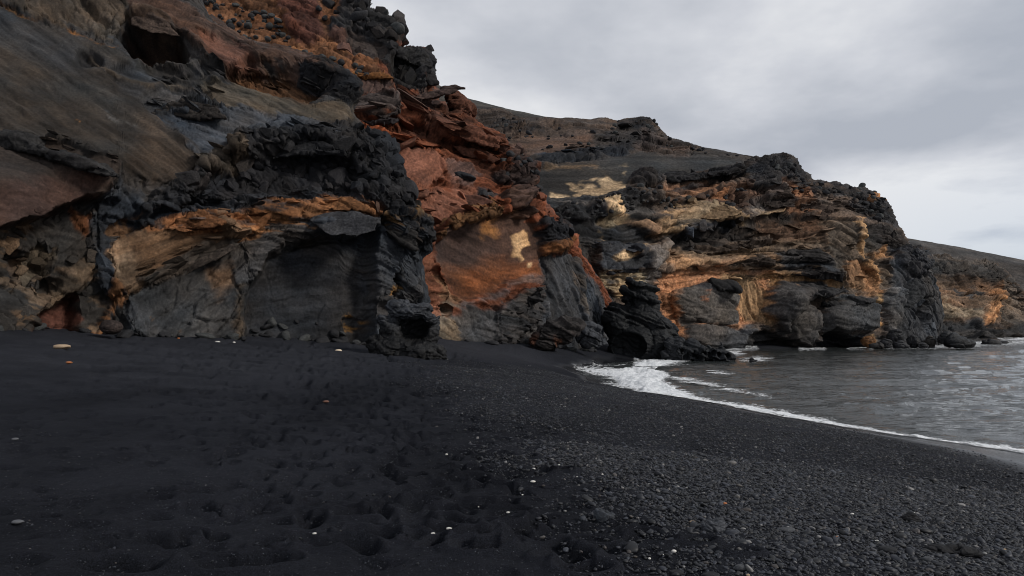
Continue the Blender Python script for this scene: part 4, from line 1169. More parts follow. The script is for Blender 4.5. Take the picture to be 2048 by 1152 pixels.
HEAD_TOP = [(1040, 398), (1110, 402), (1200, 398), (1250, 388), (1290, 358), (1400, 345), (1480, 338), (1510, 322), (1545, 316), (1575, 312), (1592, 328), (1606, 362),
            (1650, 374), (1690, 384), (1730, 394), (1758, 412), (1782, 440), (1806, 468), (1824, 496), (1846, 518), (1860, 556), (1870, 600), (1878, 705)]
HF = [
    # left ramps of ash
    dict(p=[(1040, 395), (1260, 385), (1300, 420), (1330, 470), (1260, 490), (1200, 495), (1130, 480), (1100, 440)], c=(0.040, .038, .037), facet=.25, rough=.7),
    dict(p=[(1100, 420), (1290, 395), (1310, 408), (1240, 425), (1180, 440), (1120, 450)], c=(0.03, .028, .028), lump=.9, d=.9, e=8),
    dict(p=[(1195, 405), (1235, 405), (1240, 430), (1262, 445), (1235, 452), (1190, 448), (1212, 430)], c=(0.40, .28, .165), f=4, e=4, rough=.5, facet=.1),
    dict(p=[(1150, 440), (1290, 455), (1320, 480), (1250, 488), (1190, 485)], c=(0.036, .035, .036), e=8, facet=.15, rough=.5),
    dict(p=[(1200, 455), (1220, 465), (1215, 485), (1200, 482)], c=(0.3, .21, .13), patch=.1),
    # boxed dark ledges with pale sand
    dict(p=[(1188, 485), (1280, 490), (1285, 545), (1195, 545)], c=(0.034, .037, .043), d=1.3, e=4, facet=.5, strata=.2, ang=0),
    dict(p=[(1215, 510), (1255, 498), (1300, 486), (1308, 490), (1280, 512), (1265, 508), (1240, 522), (1220, 520)], c=(0.38, .27, .16), f=3, e=4),
    dict(p=[(1250, 500), (1268, 500), (1262, 520), (1248, 520)], c=CHAR, d=.8, b=6, e=4),
    dict(p=[(1270, 500), (1300, 485), (1330, 478), (1350, 490), (1330, 520), (1310, 540), (1285, 560), (1275, 540)], c=(0.12, .105, .095), d=1.4, b=22, e=6, facet=.4, stria=.4, strata=.05),
    dict(p=[(1255, 450), (1290, 445), (1340, 466), (1320, 476), (1280, 462)], c=(0.27, .165, .10), d=1.0, b=14, e=5, strata=.1),
    dict(p=[(1195, 545), (1280, 545), (1282, 570), (1240, 600), (1200, 565)], c=(0.27, .205, .13), d=.3, e=5, facet=.5),
    dict(p=[(1200, 550), (1275, 552), (1270, 575), (1215, 570)], c=(0.06, .056, .053), patch=.05),
    dict(p=[(1120, 490), (1180, 490), (1200, 560), (1240, 620), (1240, 700), (1150, 700), (1140, 560)], c=(0.042, .040, .039), facet=.4, stria=.4, ang=1.0, strata=.1, e=8),
    # pale lumpy bench
    dict(p=[(1300, 440), (1340, 415), (1400, 405), (1460, 408), (1490, 425), (1560, 420), (1578, 415), (1570, 430), (1500, 440), (1440, 452), (1410, 465), (1350, 470), (1310, 462)],
         c=(0.235, .155, .090), d=1.6, b=20, e=6, facet=.7, rough=1.2, strata=.25),
    dict(p=[(1300, 445), (1330, 430), (1400, 440), (1420, 450), (1360, 465)], c=(0.09, .07, .052), patch=.0, facet=.9),
    dict(p=[(1370, 455), (1430, 455), (1480, 445), (1480, 475), (1420, 490), (1370, 480)], c=(0.042, .043, .048), d=-.4, lump=.8, e=7, facet=1),
    dict(p=[(1330, 480), (1370, 470), (1400, 495), (1360, 510), (1340, 500)], c=(0.03, .028, .028), d=-1.6, e=10),
    # hollow band high on the left
    dict(p=[(1285, 372), (1340, 352), (1480, 342), (1490, 352), (1420, 385), (1330, 395), (1290, 395)], c=(0.14, .078, .048), d=-1.8, e=6, strata=.8, ang=.2),
    dict(p=[(1285, 375), (1340, 360), (1400, 352), (1480, 338), (1482, 350), (1400, 366), (1340, 378), (1290, 385)], c=(0.05, .032, .025), d=-.8, e=5),
    dict(p=[(1260, 372), (1290, 352), (1400, 346), (1486, 330), (1480, 342), (1400, 358), (1340, 356), (1285, 374)], c=(0.022, .021, .022), lump=.8, d=.7, e=5),
    dict(p=[(1345, 398), (1385, 386), (1380, 396), (1350, 402)], c=(0.4, .28, .17), e=4),
    dict(p=[(1320, 398), (1400, 382), (1480, 365), (1600, 345), (1610, 385), (1560, 400), (1480, 402), (1400, 402), (1340, 408)], c=(0.075, .045, .032), facet=.9, lump=.3, e=8),
    dict(p=[(1400, 395), (1450, 378), (1455, 400), (1420, 406)], c=(0.22, .11, .06), patch=-.2),
    # crest rubble, black
    dict(p=[(1485, 345), (1500, 318), (1550, 300), (1600, 320), (1620, 372), (1700, 372), (1760, 385), (1790, 450), (1760, 440), (1690, 400), (1610, 390), (1560, 372), (1500, 370)],
         c=(0.024, .0235, .025), lump=.55, e=8, d=.3),
    dict(p=[(1570, 370), (1610, 380), (1640, 420), (1600, 440), (1560, 410)], c=(0.11, .058, .035), strata=1, facet=.6, e=10, d=-.3),
    dict(p=[(1530, 385), (1580, 380), (1590, 410), (1530, 412)], c=(0.05, .04, .036), strata=1.6, d=.6, e=6),
    # main banded wall
    dict(p=[(1330, 500), (1500, 460), (1640, 430), (1700, 440), (1740, 560), (1690, 590), (1560, 590), (1450, 560), (1340, 545)], c=(0.14, .092, .06), strata=1.5, facet=.3, e=16),
    dict(p=[(1340, 500), (1440, 490), (1540, 470), (1550, 500), (1480, 520), (1350, 535)], c=(0.19, .125, .078), strata=1.5, e=12, patch=-.3),
    dict(p=[(1520, 440), (1640, 430), (1660, 470), (1560, 480), (1520, 470)], c=(0.15, .082, .05), patch=-.25, strata=1.2, e=14),
    dict(p=[(1540, 500), (1640, 490), (1690, 540), (1680, 560), (1560, 548)], c=(0.034, .032, .032), strata=1.9, e=10, d=.5, g=[(1600, 490), (1600, 560)], g0=.2),
    dict(p=[(1330, 545), (1390, 530), (1470, 535), (1540, 545), (1560, 600), (1540, 640), (1420, 690), (1350, 660), (1310, 590)], c=(0.29, .145, .078), facet=.4, strata=.6, e=12, d=-1.0),
    dict(p=[(1460, 545), (1530, 555), (1560, 620), (1545, 660), (1500, 640), (1470, 600)], c=(0.20, .125, .068), e=14, stria=.8, ang=1.5, facet=.4, strata=.05),
    dict(p=[(1545, 555), (1620, 545), (1690, 560), (1700, 575), (1600, 575), (1560, 600)], c=(0.25, .14, .066), e=14, d=-.9, stria=.6, ang=1.5, strata=.05),
    dict(p=[(1360, 470), (1500, 455), (1560, 470), (1520, 482), (1400, 500)], d=-.8, e=10, c=(0.045, .036, .031), strata=1.2),
    # grey drapery stripes
    dict(p=[(1510, 395), (1520, 395), (1528, 540), (1516, 540)], c=(0.11, .10, .092), e=10, o=.6),
    # dark blocks at the foot
    dict(p=[(1350, 590), (1380, 570), (1420, 562), (1475, 572), (1482, 610), (1485, 650), (1440, 645), (1400, 650), (1370, 645)], c=(0.066, .061, .057), d=1.3, b=18, e=6, facet=.35, stria=.5, strata=.2, ang=.3),
    dict(p=[(1400, 565), (1420, 562), (1475, 570), (1478, 585), (1440, 580)], c=CHAR, e=5),
    dict(p=[(1400, 585), (1422, 582), (1418, 595), (1405, 594)], c=(0.25, .11, .06), e=5),
    dict(p=[(1390, 650), (1450, 645), (1510, 640), (1530, 700), (1400, 700), (1380, 680)], c=(0.05, .048, .048), d=1.0, b=20, e=6, facet=.4, strata=.2),
    dict(p=[(1540, 590), (1565, 560), (1620, 565), (1700, 582), (1660, 590), (1600, 605), (1570, 640), (1580, 670), (1560, 665), (1535, 625)], c=(0.038, .037, .038), d=2.0, b=18, e=5, stria=.9, ang=.2, facet=.25, strata=.15),
    dict(p=[(1560, 600), (1620, 600), (1640, 640), (1620, 700), (1590, 690), (1575, 650)], c=(0.046, .044, .043), d=1.2, e=8, stria=.6, facet=.35, strata=.15),
    dict(p=[(1640, 610), (1670, 597), (1720, 595), (1750, 605), (1745, 660), (1720, 672), (1700, 665), (1650, 670), (1640, 640)], c=(0.048, .047, .047), d=2.2, b=20, e=5, stria=1.0, ang=.15, facet=.25, strata=.15),
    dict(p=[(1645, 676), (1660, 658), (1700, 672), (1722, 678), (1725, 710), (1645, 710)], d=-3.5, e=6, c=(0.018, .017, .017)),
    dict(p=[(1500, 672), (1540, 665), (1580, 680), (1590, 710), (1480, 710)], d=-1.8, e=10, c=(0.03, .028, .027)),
    # warm shoulder with pale drips
    dict(p=[(1650, 440), (1720, 440), (1770, 500), (1790, 560), (1760, 580), (1700, 570), (1660, 520)], c=(0.072, .056, .043), facet=.6, stria=.4, ang=.4, strata=.4, e=14),
    dict(p=[(1740, 500), (1775, 490), (1792, 525), (1770, 520), (1745, 525)], c=(0.27, .13, .056), e=8, stria=.6, ang=.8, strata=.1),
    dict(p=[(1708, 440), (1728, 440), (1726, 470), (1738, 510), (1752, 560), (1748, 580), (1730, 540), (1712, 480)], c=(0.36, .21, .105), d=.6, b=8, e=6, facet=1.0, strata=.1),
    dict(p=[(1690, 530), (1712, 520), (1750, 560), (1752, 580), (1720, 580), (1700, 560)], c=(0.21, .11, .056), e=10, stria=.5, ang=1.1, strata=.1),
    # dark nose at the tip
    dict(p=[(1770, 520), (1800, 490), (1850, 515), (1880, 600), (1885, 710), (1760, 710), (1765, 640), (1790, 580)], c=(0.042, .042, .044), d=.6, e=10, facet=.6, stria=.4, ang=.9, strata=.2),
    dict(p=[(1790, 495), (1828, 495), (1850, 530), (1820, 555), (1790, 530)], c=CHAR, lump=.8, d=.6, e=6),
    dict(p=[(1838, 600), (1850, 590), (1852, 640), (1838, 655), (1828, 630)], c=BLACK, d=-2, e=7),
    dict(p=[(1770, 580), (1810, 570), (1800, 640), (1780, 660), (1765, 640)], c=(0.06, .06, .062), d=.9, b=16, e=6),
    dict(p=[(1750, 590), (1756, 620), (1744, 680), (1738, 680), (1748, 620)], c=(0.24, .15, .075), e=5, d=.3),
    dict(p=[(1728, 400), (1760, 385), (1770, 400), (1740, 412)], c=(0.23, .115, .05), patch=-.2, e=5),
    # wave-darkened foot
    dict(p=[(1130, 680), (1890, 680), (1890, 720), (1130, 720)], c=(0.024, .023, .023), e=16, o=.7),
]
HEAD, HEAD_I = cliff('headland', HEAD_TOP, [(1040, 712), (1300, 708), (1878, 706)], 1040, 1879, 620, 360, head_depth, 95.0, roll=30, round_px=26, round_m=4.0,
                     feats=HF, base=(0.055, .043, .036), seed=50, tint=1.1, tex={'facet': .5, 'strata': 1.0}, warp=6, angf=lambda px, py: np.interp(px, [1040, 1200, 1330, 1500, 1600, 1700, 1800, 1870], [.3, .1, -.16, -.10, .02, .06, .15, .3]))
tag(HEAD, 'banded ochre and black headland reaching into the sea', 'headland', kind='structure')


def slope_depth(px, py):
    d = np.interp(px, [860, 1100, 1300, 1500, 1620], [118, 112, 112, 112, 114])
    lean = np.interp(py, [150, 240, 290, 330, 430, 480], [75, 52, 32, 20, 0, -4])
    return d + lean


SLOPE_TOP = [(860, 215), (900, 205), (960, 212), (1000, 216), (1040, 240), (1090, 236), (1180, 241), (1200, 237), (1236, 243), (1250, 238), (1295, 238), (1312, 250), (1340, 279), (1400, 294), (1450, 303),
             (1500, 314), (1560, 322), (1625, 350)]
SF = [
    dict(p=[(860, 210), (1100, 225), (1300, 235), (1350, 290), (1250, 300), (1050, 310), (900, 260)], c=(0.075, .054, .042), facet=.5, rough=1.2),
    dict(p=[(940, 215), (1080, 240), (1090, 262), (1000, 265), (940, 240)], c=(0.060, .046, .038), lump=.15, facet=.6, d=.1, e=12),
    dict(p=[(1000, 242), (1110, 245), (1080, 262), (1010, 264)], c=(0.024, .023, .024), lump=.4, d=.1, e=8, patch=0),
    dict(p=[(1020, 285), (1120, 268), (1240, 272), (1250, 300), (1120, 300), (1040, 312)], c=(0.105, .066, .048), e=14, facet=.15, rough=.5),
    dict(p=[(1190, 265), (1270, 245), (1300, 240), (1310, 270), (1260, 300), (1180, 305)], c=(0.040, .034, .031), lump=.1, facet=.5, d=0, e=14),
    dict(p=[(1240, 240), (1300, 238), (1305, 262), (1245, 256)], c=(0.021, .020, .021), lump=.3, d=.1, e=6),
    dict(p=[(1290, 255), (1340, 280), (1390, 296), (1370, 315), (1300, 310), (1270, 290)], c=(0.075, .055, .046), facet=.9, e=8),
    # dark glossy shelf
    dict(p=[(1050, 332), (1100, 310), (1180, 305), (1260, 292), (1250, 312), (1180, 320), (1120, 328), (1060, 342)], c=(0.030, .034, .041), d=.4, e=8, strata=.6, facet=.6),
    dict(p=[(1160, 305), (1260, 284), (1262, 296), (1180, 318)], c=(0.018, .018, .02), lump=.6, d=.2, e=6),
    # smooth ash slope
    dict(p=[(1060, 345), (1180, 322), (1300, 305), (1480, 318), (1500, 340), (1300, 362), (1240, 400), (1080, 400)], c=(0.040, .038, .036), facet=.0, rough=.2, strata=.0, stria=.1, e=14),
    dict(p=[(1080, 335), (1190, 322), (1200, 332), (1100, 345)], c=(0.13, .092, .06), patch=-.1, e=6),
    dict(p=[(1195, 330), (1260, 320), (1250, 345), (1200, 345)], c=(0.16, .12, .08), patch=.35, e=6),
    dict(p=[(1095, 380), (1130, 380), (1150, 398), (1100, 405)], c=(0.52, .38, .235), f=0, w=3.2, e=5),
    dict(p=[(1145, 372), (1180, 368), (1205, 375), (1190, 382), (1160, 382)], c=(0.52, .38, .235), f=0, w=3.2, e=4),
    dict(p=[(1190, 372), (1205, 362), (1250, 362), (1256, 372), (1230, 382), (1222, 392), (1188, 390)], c=(0.52, .38, .235), f=0, w=3.2, e=4),
    dict(p=[(1152, 386), (1168, 384), (1168, 390), (1154, 390)], c=(0.52, .38, .235), f=0, w=3.2, e=3),
    dict(p=[(1250, 385), (1260, 355), (1320, 345), (1330, 400), (1250, 410)], c=(0.03, .027, .027), lump=.8, e=8),
]
SLOPE, SLOPE_I = cliff('ash_slope', SLOPE_TOP, [(860, 470), (1625, 470)], 860, 1625, 480, 180, slope_depth, 130.0, roll=30, round_px=14, round_m=5.0, feats=SF,
                       base=(0.048, .042, .038), seed=70, tex={'facet': .3, 'rough': .6}, warp=5)
tag(SLOPE, 'dark ash slope with ochre sand patches rising behind the headland', 'slope', kind='structure')


def hill_depth(px, py):
    return np.interp(py, [100, 240, 330], [420, 300, 200]) + 0 * px


HILL, HILL_I = cliff('hill', [(740, 80), (800, 128), (870, 166), (930, 195), (1000, 214), (1090, 233), (1190, 246), (1260, 275), (1400, 330)], [(740, 330), (1400, 370)], 740, 1400, 260, 90,
                     hill_depth, 280.0, roll=150, round_px=20, round_m=25, base=(0.050, .046, .040), seed=80, tex={'facet': .10, 'rough': .22, 'lump': .06},
                     feats=[dict(p=[(930, 215), (1010, 235), (1010, 262), (940, 240)], c=(0.17, .13, .10), patch=.15, e=8)])
tag(HILL, 'dark grassy hill running down behind the red cliff', 'hill', kind='structure')


def far_depth(px, py):
    return np.interp(px, [1800, 1900, 2000, 2060, 2160], [185, 190, 200, 212, 240]) + np.interp(py, [520, 560, 600, 680], [26, 16, 8, 0])


FARH, FARH_I = cliff('headland_far', [(1800, 512), (1850, 524), (1900, 532), (1960, 540), (1998, 546), (2030, 570), (2050, 600), (2085, 635), (2130, 668), (2160, 678)],
                     [(1800, 682), (2160, 681)], 1800, 2160, 280, 150, far_depth, 195.0, roll=60, round_px=16, round_m=6, base=(0.085, .056, .038), seed=90, tint=1.05,
                     tex={'facet': .6, 'strata': .9}, feats=[
    dict(p=[(1800, 505), (2000, 540), (2060, 600), (2000, 570), (1900, 552), (1800, 545)], c=(0.045, .040, .036), lump=.7, e=8, d=.8),
    dict(p=[(1860, 572), (1900, 565), (1940, 578), (1900, 582), (1870, 582)], c=(0.34, .19, .10), patch=-.3, e=6, d=-1),
    dict(p=[(1850, 560), (1990, 572), (1980, 620), (1860, 600)], c=(0.17, .10, .06), e=14, strata=1.4),
    dict(p=[(1890, 575), (1970, 580), (1965, 605), (1900, 600)], c=(0.055, .050, .047), patch=0, e=10),
    dict(p=[(1868, 600), (1960, 610), (1965, 650), (1880, 650)], c=(0.13, .10, .07), patch=0, e=10, strata=.8, ang=.25),
    dict(p=[(1985, 575), (2005, 580), (1990, 620), (1978, 655), (1965, 650), (1980, 610)], c=(0.30, .155, .075), e=10, d=1.5, b=10),
    dict(p=[(2005, 560), (2090, 650), (2000, 660), (2000, 600)], c=(0.085, .07, .058), e=10, strata=1, ang=.35),
    dict(p=[(1800, 645), (2160, 655), (2160, 690), (1800, 690)], c=(0.035, .034, .034), d=1.2, b=20, lump=.4, e=14),
    dict(p=[(1945, 662), (1990, 650), (2000, 685), (1930, 685)], c=(0.022, .022, .023), d=2, b=10, e=5)])
tag(FARH, 'farther brown and ochre headland beyond the point', 'headland', kind='structure')

FARHILL, _ = cliff('hill_far', [(1600, 440), (1800, 474), (1900, 490), (2048, 520), (2250, 566), (2500, 640)], [(1600, 672), (2500, 672)], 1600, 2500, 300, 80,
                   lambda px, py: 760 + np.interp(py, [440, 660], [420, 0]) + 0 * px, 900.0, roll=400, round_px=20, round_m=60, base=(0.070, .062, .056), seed=95,
                   tex={'facet': .05, 'rough': .25, 'stria': .25, 'ang': 1.0}, feats=[dict(p=[(1700, 560), (2500, 600), (2500, 660), (1700, 660)], c=(0.062, .056, .05), e=60)])
tag(FARHILL, 'smooth grey brown hill on the far skyline', 'hill', kind='structure')

# ------------------------------------------------------------------ foam
def build_foam():
    polys = [
        [(1157, 741), (1190, 736), (1235, 735), (1262, 733), (1278, 723), (1300, 717), (1335, 716), (1380, 720), (1352, 728), (1325, 735), (1318, 742), (1345, 752),
         (1325, 762), (1350, 775), (1400, 798), (1500, 815), (1620, 836), (1760, 866), (1900, 886), (2100, 908), (2100, 917), (1900, 895), (1760, 877), (1600, 851), (1480, 833), (1380, 813),
         (1290, 797), (1235, 786), (1282, 783), (1205, 772), (1238, 767), (1215, 755), (1175, 748)],
        [(1325, 750), (1372, 757), (1440, 774), (1540, 796), (1440, 779), (1366, 763)],
        [(1345, 733), (1400, 738), (1470, 752), (1400, 744), (1350, 738)],
        [(1450, 705), (1470, 703), (1492, 705), (1485, 710), (1456, 711)],
        [(1455, 699), (1512, 696), (1514, 698), (1458, 701)],
        [(1482, 722), (1500, 717), (1515, 716), (1545, 719), (1520, 722)],
        [(1600, 697), (1650, 696), (1650, 698.5), (1600, 699)], [(1700, 696), (1745, 695), (1745, 697), (1700, 698)],
        [(1770, 695), (1880, 692), (1960, 691), (1960, 693), (1880, 695)],
        [(1935, 686), (2010, 686), (2030, 689), (1940, 690)],
        [(1998, 677), (2100, 674), (2100, 681), (2010, 680)],
        [(2020, 684), (2100, 682), (2100, 686), (2030, 687)],
    ]
    regions = [(1140, 2100, 700, 925, 860, 240), (1440, 2100, 670, 703, 600, 50)]
    Vs, Fs, As, off = [], [], [], 0
    for x0, x1, y0, y1, nu, nv in regions:
        PX, PY = np.meshgrid(np.linspace(x0, x1, nu), np.linspace(y1, y0, nv), indexing='ij')
        D = H * F / (PY - HY)
        X, Y = (PX - CX) / F * D, D
        x, y = X.ravel(), Y.ravel()
        P = np.stack([x, y, 0 * x], 1).astype(np.float32)
        xs, ys = PX.ravel(), PY.ravel()
        n1 = fbm(P, 1.1, 4, 0.6, seed=21)
        n2 = fbm(P, 0.35, 3, 0.6, seed=22)
        pxm = F / y                      # photo pixels per metre
        sd = np.full(len(x), 1e6)
        for p in polys:
            pa = np.array(p)
            m = (xs > pa[:, 0].min() - 40) & (xs < pa[:, 0].max() + 40) & (ys > pa[:, 1].min() - 25) & (ys < pa[:, 1].max() + 25)
            if m.any():
                sd[m] = np.minimum(sd[m], poly_sdf(p, xs[m] + 5 * n1[m], ys[m] + 1.5 * n2[m]))
        body = -sd
        sz = sand_z0(x, y)
        keep = (body > -14) & (sz < 0.42)
        lum = np.clip(0.5 + 0.6 * n1, 0, 2)
        wave = np.interp(xs, [1150, 1290, 1330, 1420, 1700, 1800, 2050], [0.02, 0.24, 0.18, 0.05, 0.05, 0.10, 0.13])
        z = np.maximum(sz, 0.0) + 0.03 + 0.006 * n2
        z += wave * lum * sstep(0, 8, body) * (y < 66) * 0.8
        z += 0.02 * np.clip(body, 0, 5) / 5 * (0.6 + n2)
        z = np.maximum(z, 0.06)
        fc = grid_faces(nu, nv)
        fk = keep[fc].all(1)
        fc = fc[fk]
        used = np.unique(fc)
        mp = np.full(nu * nv, -1)
        mp[used] = np.arange(len(used))
        Vs.append(np.stack([x, y, z], 1)[used])
        Fs.append(mp[fc] + off)
        As.append((body + 1.8 + 2.2 * n1 + 1.2 * n2)[used])
        off += len(used)
    m, n, l, b = new_mat('foam')
    tc = n.new('ShaderNodeTexCoord').outputs['Object']
    mpn = n.new('ShaderNodeMapping')
    mpn.inputs['Scale'].default_value = (1, 0.55, 1)
    l.new(tc, mpn.inputs[0])
    at = n.new('ShaderNodeAttribute'); at.attribute_name = 'body'
    f = noise_node(n, l, mpn.outputs[0], 3.2, 8, 0.72, 0.8)
    lace = voro_node(n, l, mpn.outputs[0], 5.5, 'DISTANCE_TO_EDGE')
    lace = rampn(n, l, lace, [(0.0, (1, 1, 1)), (0.22, (0, 0, 0))])
    v = mathn(n, l, 'MULTIPLY_ADD', f, 2.4, mathn(n, l, 'MULTIPLY_ADD', at.outputs['Fac'], 0.085, -0.45))
    v = mathn(n, l, 'MULTIPLY_ADD', lace, 0.22, v)
    al = rampn(n, l, mathn(n, l, 'SUBTRACT', v, 0.55), [(0.24, (0, 0, 0)), (0.80, (1, 1, 1))])
    l.new(al, b.inputs['Alpha'])
    c = rampn(n, l, f, [(0.3, (0.46, 0.49, 0.51)), (0.62, (0.84, 0.85, 0.86))])
    l.new(c, b.inputs['Base Color'])
    b.inputs['Roughness'].default_value = 0.55
    b.inputs['Specular IOR Level'].default_value = 0.25
    bp = n.new('ShaderNodeBump')
    bp.inputs['Strength'].default_value = 0.8
    bp.inputs['Distance'].default_value = 0.12
    l.new(f, bp.inputs['Height'])
    l.new(bp.outputs[0], b.inputs['Normal'])
    me = mesh_np('sea_foam', np.concatenate(Vs), np.concatenate(Fs), m, extra={'body': np.concatenate(As)})
    o = link('sea_foam', me)
    tag(o, 'white foam of small waves breaking along the black shore', 'foam', kind='stuff')


build_foam()


# ------------------------------------------------------------------ rocks
def ico(sub=3, r=1.0):
    bm = bmesh.new()
    bmesh.ops.create_icosphere(bm, subdivisions=sub, radius=r)
    V = np.array([v.co[:] for v in bm.verts])
    Fc = np.array([[v.index for v in f.verts] for f in bm.faces])
    bm.free()
    return V, Fc


ICO = {k: ico(k) for k in (2, 3, 4)}


def tri_normals(V, Fc):
    k = Fc.shape[1]
    fn = np.cross(V[Fc[:, 1]] - V[Fc[:, 0]], V[Fc[:, k - 1]] - V[Fc[:, 0]])
    N = np.zeros_like(V)
    for j in range(k):
        np.add.at(N, Fc[:, j], fn)
    return N / (np.linalg.norm(N, axis=1, keepdims=True) + 1e-12)


def rotm(rx, ry, rz):
    cx, sx, cy, sy, cz, sz = math.cos(rx), math.sin(rx), math.cos(ry), math.sin(ry), math.cos(rz), math.sin(rz)
    return np.array([[cz, -sz, 0], [sz, cz, 0], [0, 0, 1]]) @ np.array([[cy, 0, sy], [0, 1, 0], [-sy, 0, cy]]) @ np.array([[1, 0, 0], [0, cx, -sx], [0, sx, cx]])


def blob_mesh(blobs, voxel):
    """union of ellipsoids -> one closed surface"""
    V0, F0 = ICO[4]
    Vs, Fs, off = [], [], 0
    for bl in blobs:
        c, r = bl[0], bl[1]
        R = rotm(*bl[2]) if len(bl) > 2 else np.eye(3)
        Vs.append((V0 * np.array(r)) @ R.T + np.array(c))
        Fs.append(F0 + off)
        off += len(V0)
    me = mesh_np('tmp', np.concatenate(Vs), np.concatenate(Fs))
    o = link('tmp', me)
    md = o.modifiers.new('r', 'REMESH')
    md.mode = 'VOXEL'
    md.voxel_size = voxel
    dg = bpy.context.evaluated_depsgraph_get()
    em = o.evaluated_get(dg).to_mesh()
    n = len(em.vertices)
    V = np.empty(n * 3, np.float32)
    em.vertices.foreach_get('co', V)
    V = V.reshape(-1, 3).astype(float)
    Fc = np.array([p.vertices[:] for p in em.polygons if len(p.vertices) == 4], np.int32)
    E = np.empty(len(em.edges) * 2, np.int32)
    em.edges.foreach_get('vertices', E)
    E = E.reshape(-1, 2)
    o.evaluated_get(dg).to_mesh_clear()
    bpy.data.objects.remove(o, do_unlink=True)
    bpy.data.meshes.remove(me)
    deg = np.zeros(n)
    np.add.at(deg, E[:, 0], 1)
    np.add.at(deg, E[:, 1], 1)

    def relax(V, it, k=0.6):
        for _ in range(it):
            A = np.zeros_like(V)
            np.add.at(A, E[:, 0], V[E[:, 1]])
            np.add.at(A, E[:, 1], V[E[:, 0]])
            V = V + k * (A / deg[:, None] - V)
        return V
    return V, Fc, relax


def big_rock(name, loc, s, blobs, voxel, W, carve=(), base=(0.022, .022, .024), seed=0, relax_it=4, paint=None, rough=0.85, spec=0.15):
    """blobs, carve: lists of (centre, radii[, rotation]) in photo pixels around the rock's foot; s metres per pixel"""
    bl = [(np.array(b[0]) * s, np.array(b[1]) * s) + ((b[2],) if len(b) > 2 else ()) for b in blobs]
    V, Fc, relax = blob_mesh(bl, voxel * s)
    V = relax(V, relax_it)
    for c in carve:                       # scoop: vertices inside an ellipsoid go back to its far wall
        cc, rr, dr = np.array(c[0]) * s, np.array(c[1]) * s, np.array(c[2], float)
        dr /= np.linalg.norm(dr)
        q = (V - cc) / rr
        m = (q * q).sum(1) < 1
        if not m.any():
            continue
        qd = dr / rr
        A = (qd * qd).sum()
        Bq = (q[m] * qd).sum(1)
        Cq = (q[m] * q[m]).sum(1) - 1
        t = (-Bq + np.sqrt(np.maximum(Bq * Bq - A * Cq, 0))) / A
        V[m] += dr * t[:, None]
    V = relax(V, 2, 0.5)
    N = tri_normals(V, Fc)
    n = len(V)
    Wa = {'lump': 0, 'facet': .5, 'strata': 0, 'stria': 0, 'rough': 1, 'ang': 0}
    Wa.update(W)
    Wa = {k: np.full(n, v, np.float32) if np.isscalar(v) else v(V / s).astype(np.float32) for k, v in Wa.items()}
    Q = (V + np.array(loc)).astype(np.float32)
    h = tex_disp(Q, s, Wa, seed)
    V = V + N * (h * s)[:, None]
    col = np.repeat(np.array([base], np.float32), n, 0)
    if paint:
        col = paint(V / s, col, Q)
    cv = 1 + 0.25 * fbm(Q, 30 * s, 4, 0.6, seed=seed + 11)
    col = np.clip(0.8 * col * cv[:, None], 0.004, 1)
    me = mesh_np(name, V, Fc, rock_mat(name + '_rock', s, rough=rough, spec=spec), col=col)
    o = link(name, me)
    o.location = loc
    return o


def foot_at(px, py, d):
    return tuple(float(v) for v in world_of(px, py, d))


# the hollowed black boulder on the sand, right of the dark cliff
def paint_lit_cap(V, col, Q):
    m = sstep(-20, 20, V[:, 2] - 70 + 8 * fbm(Q, .4, 3, seed=2))  # cap coloured lighter blue-grey, imitating light caught on the boulder's top
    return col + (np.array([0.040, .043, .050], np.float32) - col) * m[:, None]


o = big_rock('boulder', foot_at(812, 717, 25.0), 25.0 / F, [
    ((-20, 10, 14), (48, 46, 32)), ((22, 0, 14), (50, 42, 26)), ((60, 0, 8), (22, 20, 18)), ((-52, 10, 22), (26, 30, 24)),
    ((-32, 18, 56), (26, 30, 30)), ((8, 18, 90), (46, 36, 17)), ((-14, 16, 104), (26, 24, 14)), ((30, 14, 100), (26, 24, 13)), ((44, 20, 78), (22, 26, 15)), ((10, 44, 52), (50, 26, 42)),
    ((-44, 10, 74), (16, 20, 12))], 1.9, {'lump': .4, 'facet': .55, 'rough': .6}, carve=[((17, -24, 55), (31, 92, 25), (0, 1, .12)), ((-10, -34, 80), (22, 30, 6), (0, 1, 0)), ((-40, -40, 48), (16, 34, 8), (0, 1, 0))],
    seed=101, paint=paint_lit_cap, base=(0.013, .013, .014), rough=.65, spec=.2)
tag(o, 'big black lava boulder with a cave-like hollow, standing on the sand by the dark cliff', 'boulder')

# pinnacle rock by the water
o = big_rock('sea_stack', foot_at(1283, 716, 64.0), 64.0 / F, [
    ((-10, 0, 24), (58, 48, 46)), ((25, -6, 28), (44, 40, 44)), ((-48, 4, 70), (26, 34, 38)), ((0, 8, 80), (48, 40, 34)), ((36, 0, 66), (36, 34, 22), (0, .5, 0)),
    ((2, 8, 118), (28, 28, 34)), ((-2, 8, 146), (22, 22, 13)), ((14, 8, 141), (14, 16, 12)), ((58, -4, 40), (16, 20, 36)), ((-20, 8, 120), (14, 16, 16))],
    1.9, {'strata': lambda V: 1.1 * sstep(50, 100, V[:, 2]) + .15, 'facet': .45, 'stria': lambda V: 1.0 * sstep(60, 30, V[:, 2]), 'ang': .35, 'rough': .8},
    carve=[((-36, -42, 24), (36, 36, 30), (.15, 1, 0)), ((30, -52, 58), (50, 20, 10), (0, 1, 0))], base=(0.009, .010, .0115), seed=111, rough=.6, spec=.2)
tag(o, 'tall black pinnacle rock with ledged top standing where beach meets sea', 'rock')

